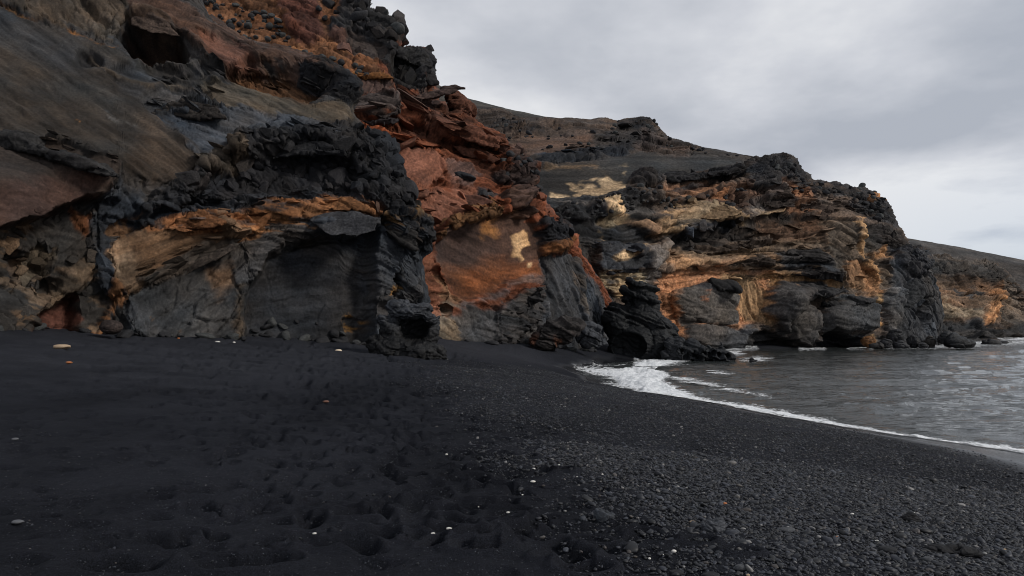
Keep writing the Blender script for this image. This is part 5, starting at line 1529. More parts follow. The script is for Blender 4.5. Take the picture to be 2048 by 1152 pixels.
# pitted reef running out from it
r = random.Random(5)
bl, cv = [], []
for i in range(24):
    t = i / 23
    bl.append(((-62 + 122 * t, r.uniform(-8, 8), 6 + (1 - t) * 20 * r.random()), (10 + 6 * r.random(), 14, 9 + 14 * (1 - t) + 6 * r.random())))
bl += [((42, 0, 24), (8, 9, 18)), ((-44, 4, 30), (16, 16, 18)), ((-20, 2, 22), (20, 14, 16), (0, .3, 0))]
for i in range(9):
    cv.append(((-40 + 11 * i + r.uniform(-3, 3), -16, 10 + r.uniform(0, 14) * (1 - i / 12)), (4.5, 16, 6), (0, 1, 0)))
o = big_rock('reef_rock', foot_at(1400, 722, 61.5), 61.5 / F, bl, 1.3, {'facet': .5, 'strata': .4, 'ang': .4, 'rough': .7}, carve=cv, base=(0.034, .036, .040), seed=121, relax_it=3)
tag(o, 'low pitted dark reef trailing from the pinnacle rock into the shallows', 'reef')

o = big_rock('boulder', foot_at(1104, 692, 53.0), 53.0 / F, [((-10, 0, 14), (42, 30, 22), (0, -.25, 0)), ((26, 0, 30), (34, 26, 20), (0, -.35, 0)), ((0, 0, 34), (40, 24, 10), (0, -.25, 0)), ((30, 0, 12), (14, 16, 12))],
             1.5, {'facet': .6, 'strata': .7, 'ang': .3, 'rough': .7}, base=(0.034, .030, .029), seed=131,
             paint=lambda V, c, Q: c + (np.array([.10, .045, .028], np.float32) - c) * (sstep(34, 8, V[:, 2]) * sstep(-.2, .3, fbm(Q, 1.2, 3, seed=4)))[:, None])
tag(o, 'dark slab-topped boulder with a rusty underside at the foot of the red cliff', 'boulder')
o = big_rock('boulder', foot_at(1180, 688, 58.0), 58.0 / F, [((-6, 0, 16), (24, 22, 26)), ((12, 0, 12), (16, 18, 22)), ((-14, 4, 30), (12, 12, 12))], 1.3,
             {'facet': .7, 'rough': .8, 'stria': .4, 'ang': .5}, base=(0.050, .053, .060), seed=141)
tag(o, 'blue grey boulder between the rusty boulder and the pinnacle rock', 'boulder')
o = big_rock('boulder', foot_at(222, 668, 22.6), 22.6 / F, [((0, 0, 14), (22, 20, 15)), ((-6, 0, 18), (14, 14, 12))], 1.2, {'facet': .12, 'rough': .3}, base=(0.040, .030, .027), seed=151)
tag(o, 'round dark brown boulder at the foot of the left cliff', 'boulder')
o = big_rock('boulder', foot_at(928, 364, 54.2), 54.2 / F, [((0, 0, 10), (28, 20, 9), (0, .12, 0)), ((-8, 0, 14), (16, 14, 7))], 1.2, {'facet': .3, 'rough': .4, 'stria': .4}, base=(0.024, .026, .030), seed=161)
tag(o, 'flat black boulder stuck high in the red cliff face', 'boulder')

# rocks at the waterline of the headland
WR = [(1910, 693, 98, [((0, 0, 8), (32, 20, 14), (0, .28, 0)), ((-12, 0, 14), (20, 16, 16)), ((22, 0, 4), (16, 14, 8))], (0.026, .027, .029), 'large black wedge of rock in the water off the headland tip'),
      (1772, 696, 97, [((0, 0, 8), (14, 12, 12))], (0.03, .03, .033), 'rounded dark boulder below the headland, right of the ochre one'),
      (1738, 693, 98.5, [((0, 0, 10), (13, 12, 11))], (0.16, .075, .03), 'ochre brown boulder at the mouth of the sea cave'),
      (1800, 696, 97, [((0, 0, 7), (12, 10, 9)), ((8, 0, 5), (9, 8, 7))], (0.033, .033, .036), 'double dark boulder in the row below the headland'),
      (1826, 694, 98, [((0, 0, 12), (13, 12, 16))], (0.024, .024, .026), 'upright black boulder below the dark nose of the headland'),
      (1846, 697, 97, [((0, 0, 6), (11, 10, 8))], (0.036, .036, .038), 'small grey boulder near the tip of the headland'),
      (1752, 698, 96.5, [((0, 0, 6), (15, 10, 8))], (0.034, .031, .03), 'flat brown boulder in front of the ochre one'),
      (1790, 682, 100, [((0, 0, 8), (16, 12, 14))], (0.03, .03, .032), 'dark boulder wedged at the back of the row below the headland'),
      (1860, 690, 99.5, [((0, 0, 8), (10, 10, 14))], (0.04, .036, .032), 'narrow upright boulder at the very tip of the headland'),
      (1983, 689, 118, [((0, 0, 3), (18, 10, 6)), ((-10, 0, 3), (8, 7, 7))], (0.024, .024, .026), 'low black rock awash between the two headlands'),
      (2008, 688, 124, [((0, 0, 2), (12, 8, 4))], (0.024, .024, .026), 'smallest black rock awash, farthest to the right'),
      (1503, 722, 58, [((0, 0, 3), (7, 6, 5)), ((6, 0, 2), (5, 5, 3))], (0.024, .024, .026), 'small black rock breaking the surf beyond the reef')]
for i, (px, py, d, blb, bc, lab) in enumerate(WR):
    o = big_rock('shore_rock', foot_at(px, py, d), d / F, blb, 0.9, {'facet': .35, 'rough': .5}, base=bc, seed=200 + i * 3, relax_it=3, rough=.6)
    tag(o, lab, 'rock', 'rocks along the waterline')


# ------------------------------------------------------------------ plates, ledges and blocks standing out of the cliffs
def prism_mesh(front, back, voxel):
    n = len(front)
    V = np.concatenate([front, back])
    bm = bmesh.new()
    vs = [bm.verts.new(v) for v in V]
    bm.faces.new(vs[:n])
    bm.faces.new(vs[n:][::-1])
    for i in range(n):
        j = (i + 1) % n
        bm.faces.new((vs[i], vs[n + i], vs[n + j], vs[j]))
    bmesh.ops.recalc_face_normals(bm, faces=bm.faces)
    me = bpy.data.meshes.new('tmp')
    bm.to_mesh(me)
    bm.free()
    o = link('tmp', me)
    md = o.modifiers.new('r', 'REMESH')
    md.mode = 'VOXEL'
    md.voxel_size = voxel
    dg = bpy.context.evaluated_depsgraph_get()
    ev = o.evaluated_get(dg)
    em = ev.to_mesh()
    V = np.empty(len(em.vertices) * 3, np.float32)
    em.vertices.foreach_get('co', V)
    Fl = np.empty(len(em.loops), np.int32)
    em.loops.foreach_get('vertex_index', Fl)
    tot = np.empty(len(em.polygons), np.int32)
    em.polygons.foreach_get('loop_total', tot)
    ok = (tot == 4).all()
    Fc = Fl.reshape(-1, 4) if ok else np.array([p.vertices[:] for p in em.polygons if len(p.vertices) == 4], np.int32)
    ev.to_mesh_clear()
    bpy.data.objects.remove(o, do_unlink=True)
    bpy.data.meshes.remove(me)
    return V.reshape(-1, 3).astype(float), Fc


SLAB_MATS = {}


def slab(parent, info, poly, out, depth, c, W=None, tilt=0.0, seed=0, name='rock_slab', label=None, c2=None, vox=2.8):
    """a separate piece of rock traced as an outline, given its own thickness, jutting 'out' metres from the wall"""
    s = info['s']
    pp = np.array(poly, float)
    cx, cy = pp.mean(0)
    k = np.argmin((info['px'] - cx) ** 2 + (info['py'] - cy) ** 2 + 1e4 * (info['b'] > 1))
    d = info['P'].reshape(-1, 3)[k, 1]
    # finer, ragged outline
    q = []
    rr = random.Random(seed)
    for i in range(len(pp)):
        a, b = pp[i], pp[(i + 1) % len(pp)]
        L = np.hypot(*(b - a))
        m = max(1, int(L / 9))
        nrm = np.array([-(b - a)[1], (b - a)[0]]) / (L + 1e-9)
        for j in range(m):
            q.append(a + (b - a) * j / m + (nrm * rr.uniform(-1.8, 1.8) if j else 0))
    q = np.array(q)
    y0, y1 = q[:, 1].min(), q[:, 1].max()
    t = (q[:, 1] - y0) / (y1 - y0 + 1e-9)          # 0 top, 1 bottom
    df = d - out + tilt * (1 - t)
    front = world_of(q[:, 0], q[:, 1], df)
    qc = q.mean(0)
    qb = qc + (q - qc) * 0.9
    back = world_of(qb[:, 0] - 4, qb[:, 1] - 3, df + depth)
    V, Fc = prism_mesh(front, back, vox * s)
    if len(V) < 20:
        return None
    N = tri_normals(V, Fc)
    Wa = {'lump': 0, 'facet': .45, 'strata': 0, 'stria': .3, 'rough': .5, 'ang': 0}
    Wa.update(W or {})
    Wa = {kk: np.full(len(V), v, np.float32) for kk, v in Wa.items()}
    Q = V.astype(np.float32)
    V = V + N * (tex_disp(Q, s, Wa, seed) * s * 0.8)[:, None]
    col = np.repeat(np.array([c], np.float32), len(V), 0)
    if c2 is not None:
        mm = sstep(-.15, .25, fbm(Q, 30 * s, 4, .6, seed=seed + 1))
        col += (np.array(c2, np.float32) - col) * mm[:, None]
    cv = 1 + 0.28 * fbm(Q, 40 * s, 5, 0.65, seed=seed + 11)
    col = np.clip(0.75 * col * np.clip(cv, .4, 1.8)[:, None], .004, 1)
    key = round(s, 4)
    if key not in SLAB_MATS:
        SLAB_MATS[key] = rock_mat('slab_rock', s)
    o = link(name, mesh_np(name, V, Fc, SLAB_MATS[key], col=col), parent)
    if label:
        o['label'] = label
    return o


PL = {'facet': .5, 'stria': .8, 'ang': .3, 'rough': .4}
CR = {'facet': .9, 'lump': .35, 'rough': .7}
for i, a in enumerate([
    ([(-40, 262), (60, 278), (104, 296), (180, 322), (242, 350), (232, 357), (170, 342), (90, 314), (40, 302), (-40, 292)], .95, 1.6, (0.028, .027, .027), CR, .2, 'ledge'),
    ([(98, 306), (160, 314), (196, 334), (160, 338), (110, 320)], 1.25, 1.2, (0.030, .028, .028), PL, .1, 'ledge'),
    ([(318, 364), (386, 348), (404, 332), (416, 345), (392, 374), (340, 380)], .45, 1.2, (0.030, .029, .029), PL, 0, 'ledge'),
    ([(335, 207), (365, 198), (430, 210), (458, 238), (400, 238), (300, 229)], .45, 1.0, (0.042, .036, .032), CR, .2, 'ledge'),
    ([(450, 142), (500, 127), (560, 128), (610, 146), (650, 170), (696, 206), (692, 180), (640, 134), (560, 114), (480, 104)], .5, 1.8, (0.070, .044, .034), PL, .8, 'ledge'),
    ([(618, 440), (650, 426), (710, 421), (757, 438), (752, 462), (715, 474), (650, 468)], .55, 1.6, (0.058, .058, .062), {'stria': 1, 'facet': .2, 'ang': -.1, 'rough': .4}, .4, 'rock_block'),
    ([(760, 318), (796, 360), (802, 400), (790, 430), (765, 400), (750, 350)], .4, 1.4, (0.020, .020, .022), CR, .2, 'lava_block'),
    ([(690, 262), (748, 284), (766, 306), (752, 324), (720, 304), (684, 290)], .35, 1.4, (0.022, .022, .024), CR, .3, 'lava_block'),
    ([(755, 430), (800, 438), (835, 468), (836, 500), (810, 490), (775, 464)], .35, 1.2, (0.030, .028, .027), {'strata': .9, 'ang': .6, 'facet': .5}, .3, 'ledge'),
    ([(470, 288), (560, 272), (640, 282), (700, 300), (690, 316), (620, 306), (550, 316), (475, 326)], .35, 1.4, (0.024, .024, .026), CR, .5, 'ledge'),
    ([(300, 560), (385, 522), (470, 488), (482, 496), (400, 536), (310, 576)], .25, .8, (0.075, .06, .05), {'stria': 1.2, 'ang': -.5, 'facet': .2}, .1, 'ledge'),
    ([(262, 20), (300, 22), (340, 52), (362, 74), (300, 66), (264, 50)], .35, 1.5, (0.07, .05, .04), PL, .4, 'rock_block'),
    ([(536, 410), (620, 402), (655, 390), (705, 392), (752, 426), (700, 420), (640, 418), (560, 430)], .22, .8, (0.21, .095, .042), {'facet': .7, 'stria': .6, 'ang': .1}, .25, 'orange_crust'),
    ([(300, 460), (345, 441), (420, 434), (452, 444), (430, 456), (340, 462)], .22, .8, (0.20, .088, .04), {'facet': .7, 'stria': .6, 'ang': .2}, .2, 'orange_crust'),
]):
    slab(NEAR, NEAR_I, a[0], a[1], a[2], a[3], a[4], a[5], 300 + i, a[6])
for i, a in enumerate([
    ([(698, 200), (742, 190), (800, 198), (806, 224), (770, 240), (745, 228), (700, 222)], 1.1, 2.5, (0.070, .055, .050), PL, 1.2, 'rock_slab'),
    ([(722, 240), (770, 233), (802, 238), (795, 247), (740, 249)], 1.2, 2.0, (0.048, .040, .040), PL, .4, 'rock_slab'),
    ([(770, 206), (860, 187), (915, 171), (934, 177), (880, 193), (800, 211)], 1.6, 2.5, (0.060, .040, .034), PL, .5, 'rock_slab'),
    ([(885, 178), (912, 186), (932, 204), (948, 230), (925, 238), (905, 212)], 1.0, 2.5, (0.10, .043, .028), {'strata': 1, 'facet': .8}, .5, 'rock_slab'),
    ([(828, 222), (880, 226), (940, 255), (1002, 276), (1000, 298), (935, 282), (880, 262), (845, 245)], 1.3, 3.0, (0.11, .046, .029), {'strata': .8, 'facet': .5, 'ang': .4}, 1.2, 'rock_slab'),
    ([(905, 292), (960, 300), (1002, 318), (985, 326), (925, 311)], .8, 2.0, (0.10, .042, .027), PL, .4, 'ledge'),
    ([(856, 474), (888, 440), (940, 424), (1000, 408), (1012, 418), (950, 438), (900, 456), (880, 480)], .9, 2.0, (0.12, .062, .030), {'facet': 1.1, 'rough': .8}, .3, 'ledge'),
    ([(880, 384), (960, 392), (992, 404), (965, 416), (900, 402)], .6, 1.8, (0.13, .062, .045), PL, .5, 'rock_slab'),
    ([(790, 385), (850, 376), (876, 388), (812, 400)], .5, 1.8, (0.15, .066, .043), PL, .5, 'rock_slab'),
    ([(1084, 498), (1136, 480), (1140, 494), (1088, 515)], .9, 2.0, (0.15, .065, .03), PL, .4, 'ledge'),
    ([(735, 28), (785, 42), (793, 72), (770, 84), (738, 62)], .8, 4.0, (0.022, .0215, .022), CR, 1.0, 'lava_block'),
    ([(796, 98), (850, 104), (866, 138), (825, 130), (792, 114)], 1.2, 5.0, (0.026, .025, .025), CR, 1.0, 'lava_block'),
    ([(838, 128), (868, 140), (878, 168), (858, 172), (842, 150)], .8, 4.0, (0.026, .024, .024), PL, .6, 'lava_block'),
    ([(700, 144), (772, 146), (790, 158), (760, 160), (700, 153)], .8, 2.0, (0.20, .085, .03), PL, .3, 'orange_crust'),
    ([(1005, 625), (1060, 590), (1086, 575), (1090, 600), (1050, 625), (1010, 645)], .5, 1.6, (0.034, .032, .032), {'strata': 1.2, 'ang': .35}, .4, 'ledge'),
]):
    slab(REDC, RED_I, a[0], a[1], a[2], a[3], a[4], a[5], 340 + i, a[6])
ST = {'strata': 1.2, 'facet': .4, 'ang': .1}
for i, a in enumerate([
    ([(1340, 505), (1430, 495), (1540, 477), (1548, 486), (1440, 505), (1345, 515)], 1.3, 3, (0.075, .055, .042), ST, .8, 'ledge'),
    ([(1400, 524), (1480, 512), (1552, 520), (1548, 534), (1470, 530)], 1.4, 3, (0.060, .045, .036), ST, .8, 'ledge'),
    ([(1560, 506), (1640, 497), (1672, 520), (1660, 529), (1570, 517)], 1.2, 3, (0.036, .033, .032), ST, .6, 'ledge'),
    ([(1545, 532), (1650, 538), (1692, 556), (1640, 558), (1550, 546)], 1.5, 3, (0.034, .031, .031), ST, .6, 'ledge'),
    ([(1530, 384), (1580, 381), (1590, 396), (1532, 399)], 1.2, 3, (0.05, .037, .03), ST, .6, 'ledge'),
    ([(1524, 403), (1590, 404), (1592, 415), (1528, 414)], 1.2, 3, (0.045, .035, .03), ST, .4, 'ledge'),
    ([(1560, 563), (1620, 565), (1702, 583), (1660, 593), (1600, 591), (1566, 586)], 1.2, 4, (0.036, .035, .036), PL, 1.6, 'rock_slab'),
    ([(1640, 609), (1670, 596), (1720, 593), (1752, 603), (1720, 610), (1660, 617)], 1.0, 4, (0.044, .043, .044), PL, 1.4, 'rock_slab'),
    ([(1398, 567), (1425, 560), (1478, 569), (1482, 583), (1440, 579), (1404, 577)], .9, 3, (0.032, .031, .032), PL, .8, 'rock_slab'),
    ([(1188, 484), (1290, 491), (1288, 504), (1192, 501)], 1.0, 3, (0.040, .042, .048), PL, .8, 'ledge'),
    ([(1195, 530), (1280, 534), (1282, 546), (1198, 546)], .9, 3, (0.034, .036, .042), PL, .5, 'ledge'),
    ([(1262, 375), (1290, 356), (1400, 349), (1486, 332), (1484, 344), (1400, 361), (1340, 364), (1290, 380)], .8, 6, (0.024, .023, .024), CR, 1.5, 'ledge'),
    ([(1300, 444), (1340, 418), (1400, 407), (1458, 410), (1488, 426), (1440, 440), (1400, 436), (1340, 446)], 1.0, 5, (0.25, .165, .095), {'facet': .7, 'rough': .9}, 2.5, 'pale_bench'),
    ([(1600, 408), (1640, 402), (1668, 422), (1650, 440), (1612, 432)], .9, 3, (0.07, .05, .04), CR, .8, 'rock_block'),
    ([(1796, 494), (1826, 492), (1844, 520), (1820, 530), (1798, 515)], .9, 4, (0.028, .028, .029), CR, .8, 'lava_block'),
    ([(1780, 585), (1830, 560), (1850, 580), (1840, 600), (1800, 625), (1780, 630)], .9, 3, (0.040, .041, .043), PL, .8, 'rock_block'),
]):
    slab(HEAD, HEAD_I, a[0], a[1], a[2], a[3], a[4], a[5], 380 + i, a[6], vox=2.1)


# --- small stones: a few shared shapes
def stone_shapes(n, sub, angular, seed, flat=0.75):
    out = []
    rr = np.random.default_rng(seed)
    for k in range(n):
        V, Fc = ICO[sub]
        V = V.copy()
        for _ in range(9 if angular else 4):          # slice off random caps: broken faces
            nn = rr.normal(size=3)
            nn /= np.linalg.norm(nn)
            c = rr.uniform(0.55, 0.9) if angular else rr.uniform(0.78, 0.95)
            dd = V @ nn
            V = V - np.where(dd > c, (dd - c) * 0.92, 0)[:, None] * nn
        V = V * np.array([1, rr.uniform(.7, 1), rr.uniform(flat - .2, flat + .1)])
        V += tri_normals(V, Fc) * (0.05 * fbm(V.astype(np.float32) + k * 9, 0.45, 3, 0.6, seed=seed))[:, None]
        out.append((V, Fc))
    return out


STONE_MAT = rock_mat('lava_stone', 0.02, attr=False, base=(0.026, .026, .028))
STONE_MAT2 = rock_mat('grey_lava_stone', 0.02, attr=False, base=(0.048, .050, .050))
STONES = [mesh_np('lava_stone', V, Fc, STONE_MAT if i % 4 else STONE_MAT2) for i, (V, Fc) in enumerate(stone_shapes(10, 3, True, 41))]
ROUNDS = [mesh_np('round_stone', V, Fc, STONE_MAT if i % 3 else STONE_MAT2) for i, (V, Fc) in enumerate(stone_shapes(8, 3, False, 42, .8))]


def scatter(info, poly, n, size, label, group, shapes, seed, name='lava_stone', gap=0.75, sink=0.25, bias=1.6):
    rr = random.Random(seed)
    px, py = info['px'].ravel(), info['py'].ravel()
    P, N = info['P'].reshape(-1, 3), info['N'].reshape(-1, 3)
    pp = np.array(poly)
    m = (px > pp[:, 0].min()) & (px < pp[:, 0].max()) & (py > pp[:, 1].min()) & (py < pp[:, 1].max()) & (info['b'].ravel() < 1.03)
    idx = np.nonzero(m)[0]
    idx = idx[poly_sdf(poly, px[idx], py[idx]) < 0]
    if not len(idx):
        return
    done = []
    tries = 0
    while len(done) < n and tries < n * 40:
        tries += 1
        i = idx[rr.randrange(len(idx))]
        sz = size[0] + (size[1] - size[0]) * rr.random() ** bias
        p = P[i]
        r = sz * 0.5 * p[1] / F
        if any(abs(p[0] - q[0]) + abs(p[1] - q[1]) * .3 + abs(p[2] - q[2]) < (r + q[3]) * gap for q in done):
            continue
        done.append((p[0], p[1], p[2], r))
        o = link(name, rr.choice(shapes))
        o.location = p + N[i] * r * (0.6 - sink)
        o.scale = (r * rr.uniform(.9, 1.25), r * rr.uniform(.85, 1.1), r * rr.uniform(.75, 1.05))
        o.rotation_euler = (rr.uniform(-.5, .5), rr.uniform(-.5, .5), rr.uniform(0, 6.28))
        tag(o, label, 'stone', group)


scatter(RED_I, [(400, 0), (470, 5), (545, 30), (590, 90), (640, 110), (720, 130), (740, 155), (690, 160), (640, 130), (560, 108), (470, 78), (415, 30)], 110, (7, 19),
        'rounded black lava stone on the rusty slope at the top of the cliff', 'black stones on the rusty upper slope', ROUNDS[:4] + STONES[:6], 1, gap=.6)
scatter(RED_I, [(600, -10), (700, -10), (735, 30), (785, 45), (795, 90), (760, 80), (700, 50), (640, 40)], 22, (14, 34),
        'angular black lava block on the skyline crest above the red cliff', 'black blocks on the red cliff crest', STONES, 2)
scatter(RED_I, [(1000, 312), (1035, 312), (1058, 340), (1062, 395), (1040, 425), (1012, 395), (996, 350)], 16, (14, 24),
        'dark brown block bulging from the jointed edge of the red cliff', 'jointed blocks at the red cliff edge', STONES, 3, sink=.6)
scatter(HEAD_I, [(1490, 345), (1505, 320), (1550, 312), (1590, 325), (1606, 365), (1700, 380), (1745, 390), (1775, 440), (1760, 445), (1690, 400), (1610, 388), (1560, 365)], 62, (8, 17),
        'black lava lump on the rubbly crest of the headland', 'black lumps on the headland crest', STONES, 4)
scatter(HEAD_I, [(1105, 408), (1200, 405), (1290, 390), (1320, 402), (1240, 425), (1190, 442), (1120, 440)], 50, (7, 15),
        'black boulder in the band across the headland below the pale sand', 'black boulders below the sand patches', STONES, 5)
scatter(HEAD_I, [(1300, 402), (1400, 388), (1500, 372), (1500, 390), (1460, 410), (1400, 408), (1330, 420)], 26, (8, 16),
        'black boulder on the ledge above the pale lumpy bench', 'black boulders above the pale bench', STONES, 6)
scatter(SLOPE_I, [(950, 230), (1090, 245), (1180, 262), (1240, 262), (1240, 290), (1150, 300), (1050, 310), (1010, 280)], 32, (6, 14),
        'dark boulder strewn over the brown slope below the skyline', 'boulders on the brown slope', STONES, 7)
scatter(SLOPE_I, [(1180, 241), (1300, 238), (1345, 282), (1400, 296), (1500, 316), (1500, 322), (1400, 305), (1330, 290), (1290, 255), (1180, 252)], 30, (6, 13),
        'dark lump along the skyline of the ash slope', 'lumps along the ash slope skyline', STONES, 8)
scatter(NEAR_I, [(505, 640), (560, 630), (640, 640), (700, 655), (740, 690), (730, 698), (640, 690), (500, 680)], 26, (8, 26),
        'dark broken rock in the rubble under the smooth alcove', 'rubble under the alcove', STONES, 9, sink=.5)


def scatter_toe(info, x0, x1, n, size, label, group, seed):
    rr = random.Random(seed)
    P, px = info['P'].reshape(-1, 3), info['px'].ravel()
    idx = np.nonzero((px > x0) & (px < x1) & (P[:, 1] < 130))[0]
    gz = sand_z0(P[idx, 0], P[idx, 1])
    idx = idx[np.abs(P[idx, 2] - gz) < 0.12]
    for _ in range(n if len(idx) else 0):
        p = P[idx[rr.randrange(len(idx))]]
        r = (size[0] + (size[1] - size[0]) * rr.random() ** 2.6) * 0.5 * p[1] / F
        x, y = p[0] + rr.uniform(-.4, .6) * r * 2, p[1] - abs(rr.gauss(0, 1.3)) * r
        o = link('fallen_stone', rr.choice(STONES))
        o.location = (x, y, float(sand_z0(np.array([x]), np.array([y]))[0]) + r * .2)
        o.scale = (r * rr.uniform(.9, 1.4), r * rr.uniform(.8, 1.1), r * rr.uniform(.6, 1))
        o.rotation_euler = (rr.uniform(-.4, .4), rr.uniform(-.4, .4), rr.uniform(0, 6.28))
        tag(o, label, 'stone', group)


scatter_toe(NEAR_I, 0, 740, 85, (6, 36), 'small dark stone fallen at the foot of the left cliff', 'stones fallen below the left cliff', 61)
scatter_toe(RED_I, 860, 1200, 60, (5, 26), 'small dark stone fallen at the foot of the red cliff', 'stones fallen below the red cliff', 62)

# ------------------------------------------------------------------ blocks and plates broken out of the beds
def tint_mat():
    m = rock_mat('broken_rock', 0.02, attr=False)
    n, l = m.node_tree.nodes, m.node_tree.links
    oi = n.new('ShaderNodeObjectInfo')
    rgb = [q for q in n if q.type == 'RGB'][0]
    for lk in list(rgb.outputs[0].links):
        l.new(oi.outputs['Color'], lk.to_socket)
    return m


TINT = tint_mat()


def broken_shapes(n, seed, plate):
    rr = np.random.default_rng(seed)
    out = []
    for k in range(n):
        V, Fc = ICO[4]
        V = V.copy() * 1.25
        for _ in range(16):
            nn = rr.normal(size=3)
            if plate and rr.random() < .5:
                nn[2] *= 4
            nn /= np.linalg.norm(nn)
            c = rr.uniform(0.55, 0.95)
            dd = V @ nn
            V = V - np.where(dd > c, dd - c, 0)[:, None] * nn
        Q = V.astype(np.float32)
        if plate:
            la = bed_layers((V[:, 2] * 40).astype(np.float32), k & 7)
            V = V * (1 + 0.05 * la[1] + 0.04 * la[2])[:, None]
        V = V + tri_normals(V, Fc) * (0.03 * fbm(Q + k * 5, 0.5, 3, .6, seed=seed))[:, None]
        V = V * (np.array([1.0, .9, .26]) if plate else np.array([1.0, .9, rr.uniform(.65, .9)]))
        out.append(mesh_np('rock_plate' if plate else 'lava_block', V, Fc, TINT, smooth=True))
    return out


BLK = broken_shapes(10, 91, False)
PLT = broken_shapes(10, 92, True)
for me_ in BLK + PLT:
    me_.set_sharp_from_angle(angle=math.radians(32))


def embed(parent, info, poly, n, size, shapes, seed, name, ang=None, out=0.15, dark=1.0, bias=1.8, tiltj=.2):
    rr = random.Random(seed)
    px, py = info['px'].ravel(), info['py'].ravel()
    P, N = info['P'].reshape(-1, 3), info['N'].reshape(-1, 3)
    pp = np.array(poly)
    idx = np.nonzero((px > pp[:, 0].min()) & (px < pp[:, 0].max()) & (py > pp[:, 1].min()) & (py < pp[:, 1].max()) & (info['b'].ravel() < (0.95 if shapes is PLT else 1.0)))[0]
    idx = idx[poly_sdf(poly, px[idx], py[idx]) < 0]
    if not len(idx):
        return
    for _ in range(n):
        i = idx[rr.randrange(len(idx))]
        r = (size[0] + (size[1] - size[0]) * rr.random() ** bias) * 0.5 * P[i, 1] / F
        o = link(name, rr.choice(shapes), parent)
        a = min(.55, max(-.55, float(info['ang'][i]) if ang is None else ang)) + rr.gauss(0, tiltj)
        o.location = P[i] + N[i] * r * out
        o.scale = (r * rr.uniform(.9, 1.4), r * rr.uniform(.8, 1.2), r * rr.uniform(.75, 1.2))
        if shapes is PLT:
            o.rotation_euler = (rr.gauss(0, .15), a, rr.gauss(0, .3))
        else:
            o.rotation_euler = (rr.uniform(0, 6.28), rr.uniform(0, 6.28), rr.uniform(0, 6.28))
        k = dark * rr.uniform(.75, 1.25)
        c = info['col'][i] * k
        o.color = (float(c[0]), float(c[1]), float(c[2]), 1)


# crumbling lava lip of the near cliff
LIP = [(395, 345), (440, 332), (470, 300), (560, 280), (640, 285), (700, 270), (750, 285), (795, 360), (800, 420), (760, 430), (720, 395), (640, 375), (560, 360), (480, 372), (400, 385), (330, 400), (345, 372)]
embed(NEAR, NEAR_I, LIP, 60, (18, 46), BLK, 1, 'lava_block', out=-.2)
embed(NEAR, NEAR_I, LIP, 160, (7, 26), BLK, 41, 'lava_block', out=.25)
embed(NEAR, NEAR_I, [(690, 262), (750, 285), (800, 362), (806, 430), (770, 432), (740, 340)], 60, (12, 36), BLK, 2, 'lava_block', out=.15)
embed(NEAR, NEAR_I, [(0, 276), (60, 282), (110, 300), (185, 328), (240, 352), (230, 362), (160, 344), (80, 318), (0, 304)], 26, (12, 34), PLT, 3, 'rock_plate', out=.1, dark=.9)
embed(NEAR, NEAR_I, [(470, 290), (640, 250), (690, 270), (640, 285), (560, 272), (470, 300), (400, 340), (380, 320)], 26, (18, 60), PLT, 4, 'rock_plate', out=.0, ang=.35)
embed(NEAR, NEAR_I, [(290, 466), (340, 442), (420, 434), (480, 428), (540, 408), (650, 392), (705, 392), (755, 430), (690, 430), (540, 440), (440, 468)], 40, (8, 30), PLT, 5, 'rock_plate', out=.05, ang=-.2)
embed(NEAR, NEAR_I, [(230, 560), (300, 520), (400, 480), (490, 450), (500, 475), (400, 520), (300, 570), (250, 595)], 24, (14, 46), PLT, 6, 'rock_plate', out=-.05, ang=-.5)
embed(NEAR, NEAR_I, [(0, 430), (140, 405), (210, 420), (230, 560), (200, 640), (0, 650)], 36, (10, 42), BLK, 7, 'rock_block', out=-.25)
embed(NEAR, NEAR_I, [(450, 135), (560, 112), (640, 130), (692, 180), (690, 205), (610, 150), (500, 140)], 24, (12, 42), PLT, 8, 'rock_plate', out=.1, ang=.5)
embed(NEAR, NEAR_I, [(290, 130), (430, 125), (460, 155), (420, 200), (455, 240), (310, 232), (300, 160)], 26, (12, 40), PLT, 9, 'rock_plate', out=-.05, ang=.35)
embed(NEAR, NEAR_I, [(750, 440), (835, 470), (840, 600), (760, 640)], 26, (12, 38), BLK, 10, 'rock_block', out=-.2)
# red cliff plates
embed(REDC, RED_I, [(700, 190), (900, 170), (1005, 270), (1000, 325), (900, 310), (760, 300), (710, 240)], 90, (12, 62), PLT, 11, 'rock_plate', out=.05)
embed(REDC, RED_I, [(780, 375), (990, 385), (1010, 420), (880, 445), (820, 470), (790, 430)], 36, (12, 56), PLT, 12, 'rock_plate', out=-.05)
embed(REDC, RED_I, [(1000, 310), (1060, 330), (1120, 430), (1135, 480), (1090, 490), (1045, 430), (995, 360)], 60, (8, 24), BLK, 13, 'rock_block', out=.0)
embed(REDC, RED_I, [(660, 0), (720, 0), (790, 45), (800, 100), (860, 105), (875, 170), (790, 170), (700, 110)], 80, (10, 34), BLK, 14, 'lava_block', out=.0)
embed(REDC, RED_I, [(860, 470), (890, 438), (1000, 405), (1020, 420), (900, 460)], 26, (8, 28), BLK, 15, 'rock_block', out=.1)
embed(REDC, RED_I, [(990, 620), (1088, 565), (1100, 640), (1010, 700)], 16, (8, 28), PLT, 16, 'rock_plate', out=.0, ang=.3)
